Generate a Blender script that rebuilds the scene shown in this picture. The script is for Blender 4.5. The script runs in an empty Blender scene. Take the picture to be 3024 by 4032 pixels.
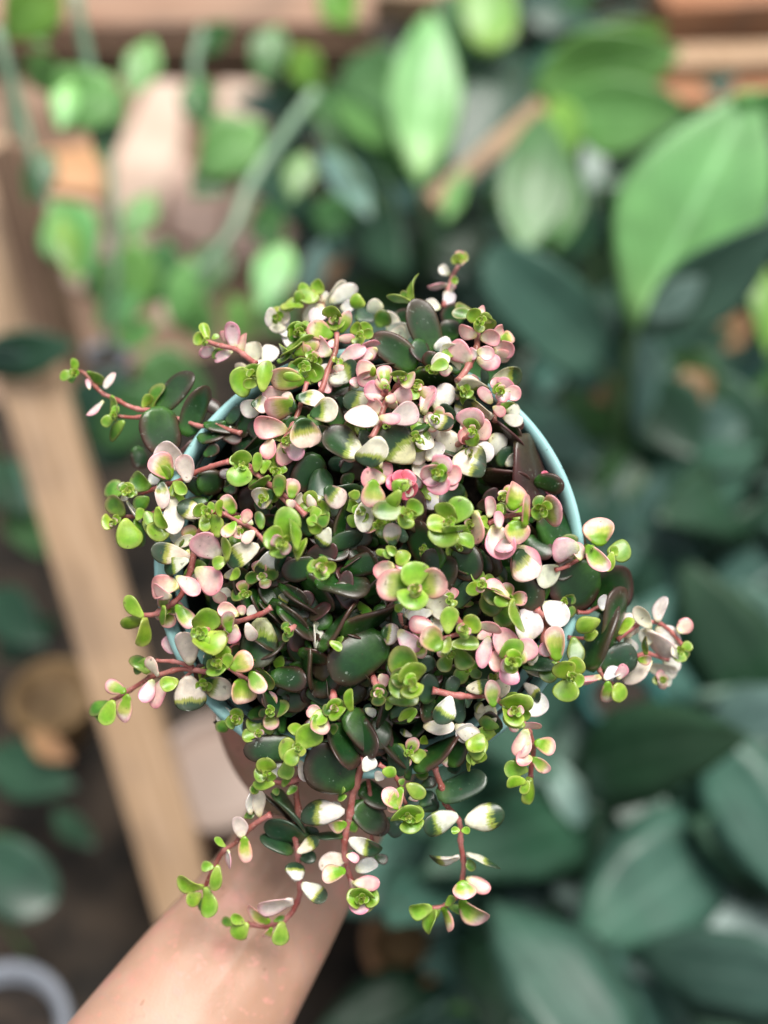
import bpy, math, random
import numpy as np
from mathutils import Vector, Matrix, noise as mnoise

sc = bpy.context.scene
rnd = random.Random(11)

# ------------------------------------------------------------------ camera
PITCH = math.radians(48)
HFOV = math.radians(38)
CAM = Vector((0, 0, 1.15))
FWD = Vector((0, math.cos(PITCH), -math.sin(PITCH)))
UPV = Vector((0, math.sin(PITCH), math.cos(PITCH)))
RGT = Vector((1, 0, 0))
FPX = 1512 / math.tan(HFOV / 2)
cam = bpy.data.cameras.new('camera')
cam_o = bpy.data.objects.new('camera', cam)
sc.collection.objects.link(cam_o)
cam_o.location = CAM
cam_o.rotation_euler = (math.pi / 2 - PITCH, 0, 0)
cam.sensor_fit = 'HORIZONTAL'
cam.sensor_width = 36
cam.lens = 18 / math.tan(HFOV / 2)
cam.clip_start = 0.02
cam.clip_end = 200
cam.dof.use_dof = True
cam.dof.focus_distance = 0.375
cam.dof.aperture_fstop = 4.3
sc.camera = cam_o

# ------------------------------------------------------------------ light
world = bpy.data.worlds.new('World')
sc.world = world
world.use_nodes = True
wn, wl = world.node_tree.nodes, world.node_tree.links
for n in list(wn): wn.remove(n)
SUN_EL, SUN_AZ = math.radians(78), math.radians(75)      # azimuth from +Y towards +X
sky = wn.new('ShaderNodeTexSky'); sky.sky_type = 'NISHITA'; sky.sun_disc = False
sky.sun_elevation = SUN_EL; sky.sun_rotation = SUN_AZ
sky.dust_density = 4.0; sky.air_density = 1.0
hsv = wn.new('ShaderNodeHueSaturation'); hsv.inputs['Saturation'].default_value = 0.20
bg = wn.new('ShaderNodeBackground'); bg.inputs['Strength'].default_value = 0.08
wo = wn.new('ShaderNodeOutputWorld')
wl.new(sky.outputs[0], hsv.inputs['Color']); wl.new(hsv.outputs[0], bg.inputs['Color']); wl.new(bg.outputs[0], wo.inputs['Surface'])
sun = bpy.data.lights.new('sun', 'SUN'); sun.energy = 2.6; sun.angle = math.radians(32); sun.color = (1.0, 0.95, 0.88)
sun_o = bpy.data.objects.new('sun', sun); sc.collection.objects.link(sun_o)
sdir = Vector((math.sin(SUN_AZ) * math.cos(SUN_EL), math.cos(SUN_AZ) * math.cos(SUN_EL), math.sin(SUN_EL)))
sun_o.rotation_euler = sdir.to_track_quat('Z', 'Y').to_euler()
sun_o.location = (0, 0, 4)
sc.view_settings.view_transform = 'Standard'
sc.view_settings.look = 'None'
sc.view_settings.exposure = 0.60
sc.view_settings.gamma = 1.0
sc.render.engine = 'CYCLES'

# ------------------------------------------------------------------ helpers
def ray(px, py):
    """direction of the line of sight at a photo pixel (3024 x 4032), unit depth"""
    return FWD + RGT * ((px - 1512) / FPX) - UPV * ((py - 2016) / FPX)
def at(px, py, depth):
    return CAM + ray(px, py) * depth
def d2s(v): return v / 0.548611           # 1659-wide preview pixel -> photo pixel
def atd(px, py, depth): return at(d2s(px), d2s(py), depth)
FD = FPX * 0.548611

def link(name, mesh, mat=None, parent=None, loc=None):
    o = bpy.data.objects.new(name, mesh)
    sc.collection.objects.link(o)
    if mat: mesh.materials.append(mat)
    if parent: o.parent = parent
    if loc is not None:
        o.location = Vector(loc) - (parent.location if parent else Vector((0, 0, 0)))
    return o
def empty(name, loc, label, cat, group=None):
    o = bpy.data.objects.new(name, None); sc.collection.objects.link(o)
    o.location = loc; o.empty_display_size = 0.02
    o['label'] = label; o['category'] = cat
    if group: o['group'] = group
    return o
def tag(o, label, cat, group=None):
    o['label'] = label; o['category'] = cat
    if group: o['group'] = group
    return o
def mesh_np(name, V, faces, smooth=True):
    m = bpy.data.meshes.new(name)
    m.from_pydata([tuple(v) for v in V], [], faces)
    if smooth: m.polygons.foreach_set('use_smooth', [True] * len(m.polygons))
    m.update()
    return m

# ------------------------------------------------------------------ materials
def new_mat(name):
    m = bpy.data.materials.new(name); m.use_nodes = True
    nt = m.node_tree
    return m, nt.nodes, nt.links, nt.nodes['Principled BSDF']
def nd(N, t, **kw):
    n = N.new(t)
    for k, v in kw.items():
        if k in n.inputs: n.inputs[k].default_value = v
        else: setattr(n, k, v)
    return n
def math_n(N, L, op, a, b=None, c=None, clamp=False):
    n = N.new('ShaderNodeMath'); n.operation = op; n.use_clamp = clamp
    for i, x in enumerate((a, b, c)):
        if x is None: continue
        if isinstance(x, (int, float)): n.inputs[i].default_value = x
        else: L.new(x, n.inputs[i])
    return n.outputs[0]
def mix_c(N, L, fac, a, b, mode='MIX'):
    n = N.new('ShaderNodeMix'); n.data_type = 'RGBA'; n.blend_type = mode
    for s, x in ((n.inputs[0], fac), (n.inputs[6], a), (n.inputs[7], b)):
        if isinstance(x, (int, float)): s.default_value = x
        elif isinstance(x, tuple): s.default_value = (*x, 1) if len(x) == 3 else x
        else: L.new(x, s)
    return n.outputs[2]
def smooth_n(N, L, x, lo, hi):
    n = N.new('ShaderNodeMapRange'); n.interpolation_type = 'SMOOTHSTEP'
    L.new(x, n.inputs[0])
    for i, v in ((1, lo), (2, hi)):
        if isinstance(v, (int, float)): n.inputs[i].default_value = v
        else: L.new(v, n.inputs[i])
    return n.outputs[0]

def leaf_material(name, rough, scale, sss, coat, trans=0.0, veins=0.0):
    """succulent / broad leaf: base, middle and tip colour along the blade, coloured margin, pale scurf"""
    m, N, L, B = new_mat(name)
    def att(nm):
        a = N.new('ShaderNodeAttribute'); a.attribute_name = nm; return a
    cb, cm, ct, ce, pat, uvr = (att(k) for k in ('cbase', 'cmid', 'ctip', 'cedge', 'pat', 'uvr'))
    sp = N.new('ShaderNodeSeparateColor'); L.new(pat.outputs['Color'], sp.inputs[0])      # split, soft, edge strength
    su = N.new('ShaderNodeSeparateColor'); L.new(uvr.outputs['Color'], su.inputs[0])      # u along, v across, rim
    tc = N.new('ShaderNodeTexCoord')
    n1 = nd(N, 'ShaderNodeTexNoise', Scale=scale, Detail=2.0); L.new(tc.outputs['Object'], n1.inputs['Vector'])
    n2 = nd(N, 'ShaderNodeTexNoise', Scale=scale * 5, Detail=3.0); L.new(tc.outputs['Object'], n2.inputs['Vector'])
    wob = math_n(N, L, 'MULTIPLY_ADD', n1.outputs[0], 0.34, -0.17)
    wob2 = math_n(N, L, 'MULTIPLY_ADD', n2.outputs[0], 0.10, -0.05)
    u = math_n(N, L, 'ADD', math_n(N, L, 'ADD', su.outputs[0], wob), wob2)
    cx = N.new('ShaderNodeCombineXYZ'); L.new(math_n(N, L, 'MULTIPLY', su.outputs[0], 3.0), cx.inputs[0]); L.new(math_n(N, L, 'MULTIPLY', su.outputs[1], 26.0), cx.inputs[1])
    oi = N.new('ShaderNodeObjectInfo'); L.new(math_n(N, L, 'MULTIPLY', oi.outputs['Random'], 50.0), cx.inputs[2])
    st = nd(N, 'ShaderNodeTexNoise', Scale=1.0, Detail=2.0); L.new(cx.outputs[0], st.inputs['Vector'])
    u = math_n(N, L, 'ADD', u, math_n(N, L, 'MULTIPLY_ADD', st.outputs[0], .18, -.09))
    lo = math_n(N, L, 'SUBTRACT', sp.outputs[0], sp.outputs[1])
    hi = math_n(N, L, 'ADD', sp.outputs[0], sp.outputs[1])
    f1 = smooth_n(N, L, u, lo, sp.outputs[0])
    f2 = smooth_n(N, L, u, sp.outputs[0], hi)
    c = mix_c(N, L, f1, cb.outputs['Color'], cm.outputs['Color'])
    c = mix_c(N, L, f2, c, ct.outputs['Color'])
    rim = math_n(N, L, 'ADD', su.outputs[2], math_n(N, L, 'MULTIPLY', wob, 0.9))
    e = math_n(N, L, 'MULTIPLY', smooth_n(N, L, rim, 0.50, 0.98), sp.outputs[2])
    c = mix_c(N, L, e, c, ce.outputs['Color'])
    # mottling
    n3 = nd(N, 'ShaderNodeTexNoise', Scale=scale * 2.2, Detail=3.0); L.new(tc.outputs['Object'], n3.inputs['Vector'])
    mo = math_n(N, L, 'MULTIPLY_ADD', n3.outputs[0], 0.8, 0.62)
    mul = N.new('ShaderNodeVectorMath'); mul.operation = 'SCALE'; L.new(c, mul.inputs[0]); L.new(mo, mul.inputs['Scale'])
    c = mul.outputs[0]
    # pale mineral specks / scurf
    v = nd(N, 'ShaderNodeTexNoise', Scale=scale * 4.5, Detail=2.0); L.new(tc.outputs['Object'], v.inputs['Vector'])
    sc1 = smooth_n(N, L, v.outputs[0], 0.62, 0.70)
    sc2 = smooth_n(N, L, n1.outputs[0], 0.5, 0.66)
    alpha = pat.outputs['Alpha']
    s = math_n(N, L, 'MULTIPLY', math_n(N, L, 'MULTIPLY', sc1, sc2), alpha)
    c = mix_c(N, L, s, c, (0.32, 0.40, 0.33))
    fr = nd(N, 'ShaderNodeTexNoise', Scale=scale * 3.1, Detail=0.0); L.new(tc.outputs['Object'], fr.inputs['Vector'])
    c = mix_c(N, L, math_n(N, L, 'MULTIPLY', smooth_n(N, L, fr.outputs[0], .80, .82), .5), c, (.10, .055, .035))
    vein_h = None
    if veins:
        av = math_n(N, L, 'ABSOLUTE', math_n(N, L, 'SUBTRACT', su.outputs[1], .5))
        mid = smooth_n(N, L, av, .045, .0)
        ph = math_n(N, L, 'SUBTRACT', math_n(N, L, 'MULTIPLY', su.outputs[0], 9.0), math_n(N, L, 'MULTIPLY', av, 7.0))
        lat = math_n(N, L, 'ABSOLUTE', math_n(N, L, 'SUBTRACT', math_n(N, L, 'FRACT', ph), .5))
        lat = math_n(N, L, 'MULTIPLY', smooth_n(N, L, lat, .09, .0), .55)
        vein_h = math_n(N, L, 'MAXIMUM', mid, lat)
        hs = N.new('ShaderNodeHueSaturation'); hs.inputs['Value'].default_value = 1.7; hs.inputs['Saturation'].default_value = .8
        L.new(c, hs.inputs['Color'])
        c = mix_c(N, L, math_n(N, L, 'MULTIPLY', vein_h, veins), c, hs.outputs[0])
    L.new(c, B.inputs['Base Color'])
    r = math_n(N, L, 'MULTIPLY_ADD', n2.outputs[0], 0.25, rough - 0.12)
    L.new(r, B.inputs['Roughness'])
    B.inputs['Specular IOR Level'].default_value = 0.5
    B.inputs['Coat Weight'].default_value = coat
    B.inputs['Coat Roughness'].default_value = 0.20
    if sss:
        B.inputs['Subsurface Weight'].default_value = sss
        B.inputs['Subsurface Radius'].default_value = (1.0, 0.8, 0.35)
        B.inputs['Subsurface Scale'].default_value = 0.0016
    bmp = nd(N, 'ShaderNodeBump', Strength=0.25, Distance=scale and 0.02 / scale)
    L.new(n2.outputs[0], bmp.inputs['Height']); L.new(bmp.outputs[0], B.inputs['Normal'])
    if trans:
        t = N.new('ShaderNodeBsdfTranslucent'); L.new(c, t.inputs['Color'])
        ms = N.new('ShaderNodeMixShader'); ms.inputs[0].default_value = trans
        L.new(B.outputs[0], ms.inputs[1]); L.new(t.outputs[0], ms.inputs[2])
        L.new(ms.outputs[0], N['Material Output'].inputs['Surface'])
    return m
M_LEAF = leaf_material('succulent_leaf', 0.37, 190.0, 0.18, 0.28)
M_BROAD = leaf_material('broad_leaf', 0.38, 14.0, 0.0, 0.15, trans=0.25, veins=0.6)

def noise_mat(name, c1, c2, scale=30.0, rough=0.6, stretch=(1, 1, 1), bump=0.2, dist=0.001, detail=5.0, coat=0.0, lo=0.35, hi=0.65, sss=0.0):
    m, N, L, B = new_mat(name)
    tc = N.new('ShaderNodeTexCoord'); mp = N.new('ShaderNodeMapping'); mp.inputs['Scale'].default_value = stretch
    L.new(tc.outputs['Object'], mp.inputs[0])
    n = nd(N, 'ShaderNodeTexNoise', Scale=scale, Detail=detail); L.new(mp.outputs[0], n.inputs['Vector'])
    f = smooth_n(N, L, n.outputs[0], lo, hi)
    L.new(mix_c(N, L, f, c1, c2), B.inputs['Base Color'])
    B.inputs['Roughness'].default_value = rough
    B.inputs['Coat Weight'].default_value = coat
    if sss:
        B.inputs['Subsurface Weight'].default_value = sss
        B.inputs['Subsurface Radius'].default_value = (1.0, 0.35, 0.2)
        B.inputs['Subsurface Scale'].default_value = 0.004
    b = nd(N, 'ShaderNodeBump', Strength=bump, Distance=dist)
    L.new(n.outputs[0], b.inputs['Height']); L.new(b.outputs[0], B.inputs['Normal'])
    return m

# ------------------------------------------------------------------ leaf mesh
def C(*a): return np.array(a, float)
KIND = {   # base, mid, tip, edge, split, soft, edge strength, scurf
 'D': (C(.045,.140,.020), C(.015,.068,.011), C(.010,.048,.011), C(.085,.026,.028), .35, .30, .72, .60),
 'B': (C(.060,.050,.025), C(.050,.038,.022), C(.045,.028,.022), C(.085,.028,.028), .40, .30, .9, .35),
 'd': (C(.060,.130,.035), C(.022,.080,.026), C(.017,.062,.028), C(.050,.065,.040), .30, .28, .5, .35),
 'G': (C(.380,.500,.090), C(.250,.430,.032), C(.170,.360,.018), C(.430,.450,.130), .38, .34, .5, .0),
 'g': (C(.240,.380,.060), C(.130,.280,.022), C(.065,.190,.015), C(.320,.250,.110), .36, .30, .55, .05),
 'W': (C(.720,.680,.400), C(.880,.820,.640), C(.880,.830,.700), C(.830,.600,.560), .20, .20, .45, .0),
 'P': (C(.640,.620,.280), C(.870,.720,.590), C(.870,.570,.530), C(.880,.300,.365), .28, .26, .92, .0),
 'V': (C(.830,.780,.640), C(.360,.420,.075), C(.020,.066,.026), C(.070,.050,.040), .62, .13, .35, .3),
 'N': (C(.800,.760,.480), C(.300,.380,.060), C(.014,.060,.014), C(.080,.030,.030), .34, .13, .6, .5),
 'S': (C(.820,.740,.620), C(.820,.700,.620), C(.045,.070,.030), C(.830,.470,.450), .94, .13, .7, .0),
 'X': (C(.030,.090,.022), C(.330,.400,.075), C(.830,.740,.640), C(.830,.480,.460), .42, .16, .5, .0),
 'U': (C(.190,.380,.022), C(.460,.520,.120), C(.850,.700,.560), C(.830,.340,.360), .58, .26, .85, .0),
 'H': (C(.780,.300,.340), C(.780,.180,.250), C(.740,.130,.210), C(.800,.220,.300), .40, .30, .5, .0),
 'Y': (C(.400,.470,.110), C(.370,.480,.085), C(.300,.440,.055), C(.430,.440,.170), .40, .30, .6, .0),
}
T_ROWS = 1 - np.cos(np.linspace(0, 1, 13) * math.pi / 2 * 1.0)     # dense at base
T_ROWS = np.concatenate([np.linspace(0, .55, 6), .55 + .45 * np.sin(np.linspace(0, 1, 8)[1:] * math.pi / 2)])
def leaf_arrays(L, W, thick, r, rows=None, cols=12, shape='spoon', cup=.16, bend=.0, twist=0., wav=0.04, fold=0.):
    """closed, lens-thick blade along +Y, upper side +Z; returns verts, faces, (u, v, rim)"""
    T = T_ROWS if rows is None else rows
    n = len(T); pk = .58 if shape == 'spoon' else (.52 if shape == 'round' else .45)
    pet = .20 if shape == 'spoon' else (.30 if shape == 'round' else .10)
    ph = [r.uniform(0, 6.28) for _ in range(4)]
    asym = r.uniform(-.12, .12)
    V, A = [], []
    for t in T:
        if t <= pk:
            q = t / pk
            if shape == 'round': w = pet + (1 - pet) * math.sqrt(max(0, 1 - (1 - q) ** 2))
            elif shape == 'lance': w = pet + (1 - pet) * math.sin(q * math.pi / 2)
            else: w = pet + (1 - pet) * (.55 * math.sqrt(max(0, 1 - (1 - q) ** 2)) + .45 * math.sin(q * math.pi / 2) ** 2)
        else:
            q = (t - pk) / (1 - pk)
            w = (1 - q ** 2.5) ** .5 if shape != 'lance' else (1 - q ** 1.7) ** .9
            w = max(w, 0.0)
        hw = W / 2 * max(w, .012)
        th = thick * W / 2 * (max(w, .02) ** .7) * (1.15 - .35 * t)
        if t < .12: th = max(th, .09 * W)
        if t >= 1: th = 0
        for j in range(cols):
            a = 2 * math.pi * j / cols
            ca, sa = math.cos(a), math.sin(a)
            side = 1 + asym * (1 if ca > 0 else -1) * abs(ca) * 0.5
            x = hw * ca * side * (1 + wav * math.sin(5 * t + ph[0] + (0 if ca > 0 else 2)))
            zz = th * (abs(sa) ** .75) * (1.0 if sa > 0 else -1.25)
            z = zz + cup * W * (ca * ca) * w * w - fold * 0
            z += bend * L * t * t + .02 * L * math.sin(4 * t + ph[1]) + .03 * W * ca * math.sin(6 * t + ph[2])
            if fold: z += fold * W * (abs(ca) * w) - (.015 * W if abs(ca) < .3 else 0)
            if twist:
                k = twist * t
                x, z = x * math.cos(k) - z * math.sin(k), x * math.sin(k) + z * math.cos(k)
            V.append((x, t * L, z))
            e = abs(ca)
            if t > pk: e = math.sqrt(min(1, ((t - pk) / (1 - pk)) ** 2 + (w * ca) ** 2))
            A.append((t, .5 + .5 * w * ca, e if t > .15 else e * .5))
    F = []
    for i in range(n - 1):
        for j in range(cols):
            k = (j + 1) % cols
            F.append((i * cols + j, i * cols + k, (i + 1) * cols + k, (i + 1) * cols + j))
    F.append(tuple(range(cols - 1, -1, -1)))
    F.append(tuple((n - 1) * cols + j for j in range(cols)))
    return np.array(V), F, np.array(A)

def color_attrs(kind, nv, r, kinds=KIND):
    b, m, t, e, sp, so, es, scf = kinds[kind]
    g = 1 + r.uniform(-.16, .16)
    hue = np.array([1 + r.uniform(-.10, .10), 1 + r.uniform(-.05, .05), 1 + r.uniform(-.12, .12)])
    def cc(c): return np.append(np.clip(c * g * hue, 0, .88), 1.0)
    sp2 = sp + r.uniform(-.07, .07)
    return [np.tile(x, (nv, 1)) for x in (cc(b), cc(m), cc(t), cc(e), np.array([sp2, so, min(1, es * r.uniform(.75, 1.1)), scf]))]
ANAMES = ('cbase', 'cmid', 'ctip', 'cedge', 'pat')
def put_attrs(me, cols, uvr):
    for nm, arr in zip(ANAMES, cols):
        a = me.attributes.new(nm, 'FLOAT_COLOR', 'POINT'); a.data.foreach_set('color', arr.astype(np.float32).ravel())
    a = me.attributes.new('uvr', 'FLOAT_COLOR', 'POINT')
    a.data.foreach_set('color', np.c_[uvr, np.ones(len(uvr))].astype(np.float32).ravel())

def frame(axis, normal):
    y = axis.normalized(); z = (normal - y * normal.dot(y)).normalized(); x = y.cross(z)
    return Matrix((x, y, z)).transposed()

def catmull(pts, k=8):
    P = [Vector(p) for p in pts]
    if len(P) == 2: return [P[0].lerp(P[1], i / k) for i in range(k + 1)]
    Q = [P[0] * 2 - P[1]] + P + [P[-1] * 2 - P[-2]]
    out = []
    for i in range(1, len(Q) - 2):
        for s in range(k):
            t = s / k; a, b, c, d = Q[i - 1], Q[i], Q[i + 1], Q[i + 2]
            out.append(.5 * ((2 * b) + (c - a) * t + (2 * a - 5 * b + 4 * c - d) * t * t + (3 * b - a - 3 * c + d) * t ** 3))
    out.append(P[-1]); return out
def tube_arrays(path, radii, sides=10, knob=0.0, per=0):
    V, F = [], []
    n = len(path); ref = Vector((0.31, 0.2, 0.93))
    for i, p in enumerate(path):
        d = (path[min(i + 1, n - 1)] - path[max(i - 1, 0)]).normalized()
        a = d.cross(ref); a = a.normalized() if a.length > 1e-4 else Vector((1, 0, 0)); b = d.cross(a)
        r = radii[i]
        if per and i % per == 0: r *= 1 + knob
        for j in range(sides):
            t = 2 * math.pi * j / sides
            V.append(p + a * (r * math.cos(t)) + b * (r * math.sin(t)))
    for i in range(n - 1):
        for j in range(sides):
            k = (j + 1) % sides
            F.append((i * sides + j, i * sides + k, (i + 1) * sides + k, (i + 1) * sides + j))
    F.append(tuple(range(sides - 1, -1, -1))); F.append(tuple((n - 1) * sides + j for j in range(sides)))
    return V, F
def box_mesh(name, sx, sy, sz, bev=0.003):
    import bmesh
    bm = bmesh.new(); bmesh.ops.create_cube(bm, size=1)
    for v in bm.verts: v.co = Vector((v.co.x * sx, v.co.y * sy, v.co.z * sz))
    bmesh.ops.bevel(bm, geom=bm.edges[:], offset=min(bev, min(sx, sy, sz) * .3), segments=2, affect='EDGES', profile=.6)
    me = bpy.data.meshes.new(name); bm.to_mesh(me); bm.free(); return me
def lathe(name, prof, seg=64, caps=False):
    V, F = [], []
    for (r, z) in prof:
        for j in range(seg):
            a = 2 * math.pi * j / seg; V.append((r * math.cos(a), r * math.sin(a), z))
    n = len(prof)
    for i in range(n - 1):
        for j in range(seg):
            k = (j + 1) % seg
            F.append((i * seg + j, i * seg + k, (i + 1) * seg + k, (i + 1) * seg + j))
    if caps and prof[0][0] > 1e-5: F.append(tuple(range(seg - 1, -1, -1)))
    if caps and prof[-1][0] > 1e-5: F.append(tuple((n - 1) * seg + j for j in range(seg)))
    return mesh_np(name, V, F)
# ------------------------------------------------------------------ ground and paving behind
M_GROUND = noise_mat('dark_soil', (.010, .008, .006), (.045, .032, .022), scale=14, rough=.95, bump=.8, dist=.02)
me = mesh_np('ground', [(-30, -30, 0), (30, -30, 0), (30, 30, 0), (-30, 30, 0)], [(0, 1, 2, 3)], False)
g = link('ground', me, M_GROUND); g['kind'] = 'structure'
def on_ground(px, py, z=0.0):
    d = ray(d2s(px), d2s(py)); return CAM + d * ((z - CAM.z) / d.z)
M_PATH = noise_mat('trodden_earth', (.16, .10, .065), (.30, .20, .14), scale=7, rough=.9, bump=.4, dist=.006)
q = [on_ground(*p, .004) for p in ((-150, 900), (-150, 120), (760, 120), (740, 700))]
pth = link('path', mesh_np('path', q, [(0, 1, 2, 3)], False), M_PATH); pth['kind'] = 'structure'
SLABM = [noise_mat('pale_slab', (.56, .42, .33), (.70, .55, .45), scale=9, rough=.85, bump=.3, dist=.003),
         noise_mat('pinkish_slab', (.52, .36, .29), (.66, .48, .40), scale=9, rough=.85, bump=.3, dist=.003),
         noise_mat('orange_slab', (.50, .27, .13), (.62, .36, .20), scale=9, rough=.85, bump=.3, dist=.003)]
def slab(mi, *pts):
    top = [on_ground(x, y, .022) for x, y in pts]; c = sum(top, Vector()) / len(top); n = len(top)
    V = [p - c for p in top] + [p - c - Vector((0, 0, .016)) for p in top]
    F = [tuple(range(n))] + [((i + 1) % n, i, n + i, n + (i + 1) % n) for i in range(n)]
    me = mesh_np('paving_slab', V, F, False); o = link('paving_slab', me, SLABM[mi], pth, c)
    bv = o.modifiers.new('edge', 'BEVEL'); bv.width = .006; bv.segments = 2
slab(0, (250, 330), (330, 150), (400, 135), (395, 300), (345, 460), (240, 470)); slab(0, (470, 250), (480, 160), (640, 165), (620, 290), (540, 300))
slab(1, (215, 500), (345, 480), (335, 640), (200, 640)); slab(1, (365, 330), (500, 390), (470, 540), (365, 500)); slab(2, (80, 330), (215, 300), (225, 420), (90, 400))
slab(1, (500, 420), (640, 430), (620, 560), (480, 560)); slab(2, (640, 500), (780, 510), (790, 600), (640, 610)); slab(0, (340, 520), (460, 560), (440, 700), (340, 690)); slab(0, (90, 420), (210, 440), (190, 620), (100, 600))

# ------------------------------------------------------------------ wood
M_PINE = noise_mat('pale_pine', (.40, .26, .15), (.54, .37, .24), scale=9, stretch=(14, 1, 14), rough=.6, bump=.25, dist=.002)
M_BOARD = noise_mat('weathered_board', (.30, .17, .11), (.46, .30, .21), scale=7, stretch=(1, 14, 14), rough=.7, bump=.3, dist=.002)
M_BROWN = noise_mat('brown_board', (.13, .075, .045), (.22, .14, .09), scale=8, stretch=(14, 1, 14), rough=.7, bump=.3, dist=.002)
M_RUST = noise_mat('red_brown_wood', (.36, .15, .07), (.52, .27, .15), scale=7, stretch=(1, 12, 12), rough=.7, bump=.3, dist=.002)
def stains(m):
    N, L = m.node_tree.nodes, m.node_tree.links; B = N['Principled BSDF']; src = B.inputs['Base Color'].links[0].from_socket
    tc = N.new('ShaderNodeTexCoord')
    a = nd(N, 'ShaderNodeTexNoise', Scale=9.0, Detail=5.0); L.new(tc.outputs['Object'], a.inputs['Vector'])
    v = nd(N, 'ShaderNodeTexVoronoi', Scale=7.0); L.new(tc.outputs['Object'], v.inputs['Vector'])
    c = mix_c(N, L, math_n(N, L, 'MULTIPLY', smooth_n(N, L, a.outputs[0], .48, .72), .6), src, (.20, .14, .10))
    c = mix_c(N, L, math_n(N, L, 'MULTIPLY', smooth_n(N, L, v.outputs['Distance'], .16, .06), .8), c, (.12, .06, .03))
    L.new(c, B.inputs['Base Color'])
for m in (M_PINE, M_BOARD, M_RUST): stains(m)
def beam(name, a, b, w, t, mat, label, cat, face=None):
    """plank whose length runs from a to b, broad side turned to 'face'"""
    d = b - a; o = link(name, box_mesh(name, w, d.length, t, .002), mat)
    M = frame(d, face if face is not None else (CAM - a)).to_4x4(); M.translation = (a + b) / 2
    o.matrix_world = M
    return tag(o, label, cat)
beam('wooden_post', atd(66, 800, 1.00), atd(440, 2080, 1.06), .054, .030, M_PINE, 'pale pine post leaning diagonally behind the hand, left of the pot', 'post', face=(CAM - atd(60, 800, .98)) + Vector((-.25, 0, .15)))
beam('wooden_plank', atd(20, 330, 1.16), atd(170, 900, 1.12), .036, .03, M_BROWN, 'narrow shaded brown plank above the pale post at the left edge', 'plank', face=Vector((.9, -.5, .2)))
beam('pale_plank', atd(-40, 300, 1.22), atd(50, 800, 1.20), .055, .02, M_PINE, 'pale plank cut by the left edge of the picture', 'plank')
def shelf_board(name, px, py, dep, sx, sy, sz, mat, label, rz=0.0):
    o = link(name, box_mesh(name, sx, sy, sz, .003), mat, None, atd(px, py, dep)); o.rotation_euler = (0, 0, rz)
    return tag(o, label, 'board')
shelf_board('shelf_board', 330, 45, 1.62, .64, .13, .05, M_BOARD, 'long weathered shelf board across the top left corner')
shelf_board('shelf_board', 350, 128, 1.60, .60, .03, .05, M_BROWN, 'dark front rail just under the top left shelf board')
shelf_board('shelf_board', 640, -20, 1.75, .5, .12, .04, M_PINE, 'pale board at the middle of the top edge')
shelf_board('shelf_board', 1560, 20, 1.66, .20, .10, .06, M_RUST, 'upper red-brown board in the top right corner', .1)
shelf_board('shelf_board', 1600, 150, 1.60, .26, .06, .05, M_PINE, 'pale pinkish board beneath the red-brown one, top right', .05)
shelf_board('shelf_board', 1560, 225, 1.58, .24, .05, .04, M_RUST, 'lower red-brown board behind the giant leaf, top right', .05)
beam('bamboo_cane', atd(925, 440, 1.26), atd(1215, 190, 1.36), .022, .02, M_PINE, 'tan cane slanting between the big leaves, upper middle', 'cane')
beam('floor_plank', atd(1530, 2260, 1.06), atd(1660, 1960, 1.10), .11, .02, M_PINE, 'tan floor plank showing in the bottom right corner', 'plank')

# ------------------------------------------------------------------ background pots
def bg_pot(name, px, py, dep, r, hgt, mat, label, tilt=(0, 0), inner=None, rim=.12):
    c = atd(px, py, dep)                                   # centre of the mouth
    o = empty(name, c - Vector((0, 0, hgt)), label, 'pot')
    link('body', lathe('pot_body', [(0, 0), (r * .72, 0), (r * .95, hgt * .8), (r * .95, hgt * .96), (r * .84, hgt * .96), (r * .82, hgt * .8), (0, hgt * .78)], 48), mat, o)
    link('rim', lathe('pot_rim', [(r * .955, hgt * .78), (r * 1.04, hgt * .79), (r * 1.05, hgt * .98), (r * 1.02, hgt), (r * (1 - rim), hgt), (r * (.98 - rim), hgt * .97)], 48), mat, o)
    link('soil', lathe('pot_soil', [(r * .85, hgt * .82), (r * .5, hgt * .85), (0, hgt * .86)], 32), inner or M_DARKSOIL, o)
    return o
M_DARKSOIL = noise_mat('dark_pot_soil', (.008, .006, .005), (.04, .028, .02), scale=60, rough=.95, bump=1, dist=.006)
M_TERRA = noise_mat('terracotta', (.42, .20, .09), (.56, .32, .17), scale=9, rough=.8, bump=.1, dist=.002)
M_OCHRE = noise_mat('ochre_clay', (.24, .15, .06), (.34, .22, .11), scale=9, rough=.75, bump=.1, dist=.002)
M_BEIGE = noise_mat('beige_ceramic', (.27, .205, .17), (.34, .26, .22), scale=8, rough=.5, bump=.05, dist=.002)
M_GREY = noise_mat('grey_plastic', (.16, .18, .21), (.21, .23, .27), scale=8, rough=.5, bump=.05, dist=.001)
M_DRY = noise_mat('dry_peat', (.16, .10, .05), (.28, .19, .10), scale=40, rough=.95, bump=1, dist=.004)
M_TEAL = noise_mat('teal_plastic', (.003, .075, .068), (.005, .10, .09), scale=9, rough=.45, bump=.05, dist=.001)
M_BLUE = noise_mat('blue_grey_plastic', (.04, .065, .08), (.07, .095, .11), scale=9, rough=.5, bump=.05, dist=.001)
bg_pot('plant_pot', 470, 1660, 1.10, .062, .10, M_BEIGE, 'round beige pot behind the wrist, right of the pale post', inner=M_BEIGE)
bg_pot('plant_pot', 440, 1800, 1.12, .05, .08, M_TERRA, 'terracotta pot half hidden by the wrist and the pale post')
bg_pot('plant_pot', 110, 1500, 1.20, .045, .07, M_OCHRE, 'small ochre pot left of the pale post', inner=M_DRY)
bg_pot('bucket', -10, 2235, .95, .060, .10, M_GREY, 'light grey bucket rim cut by the bottom left corner', rim=.12)
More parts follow.
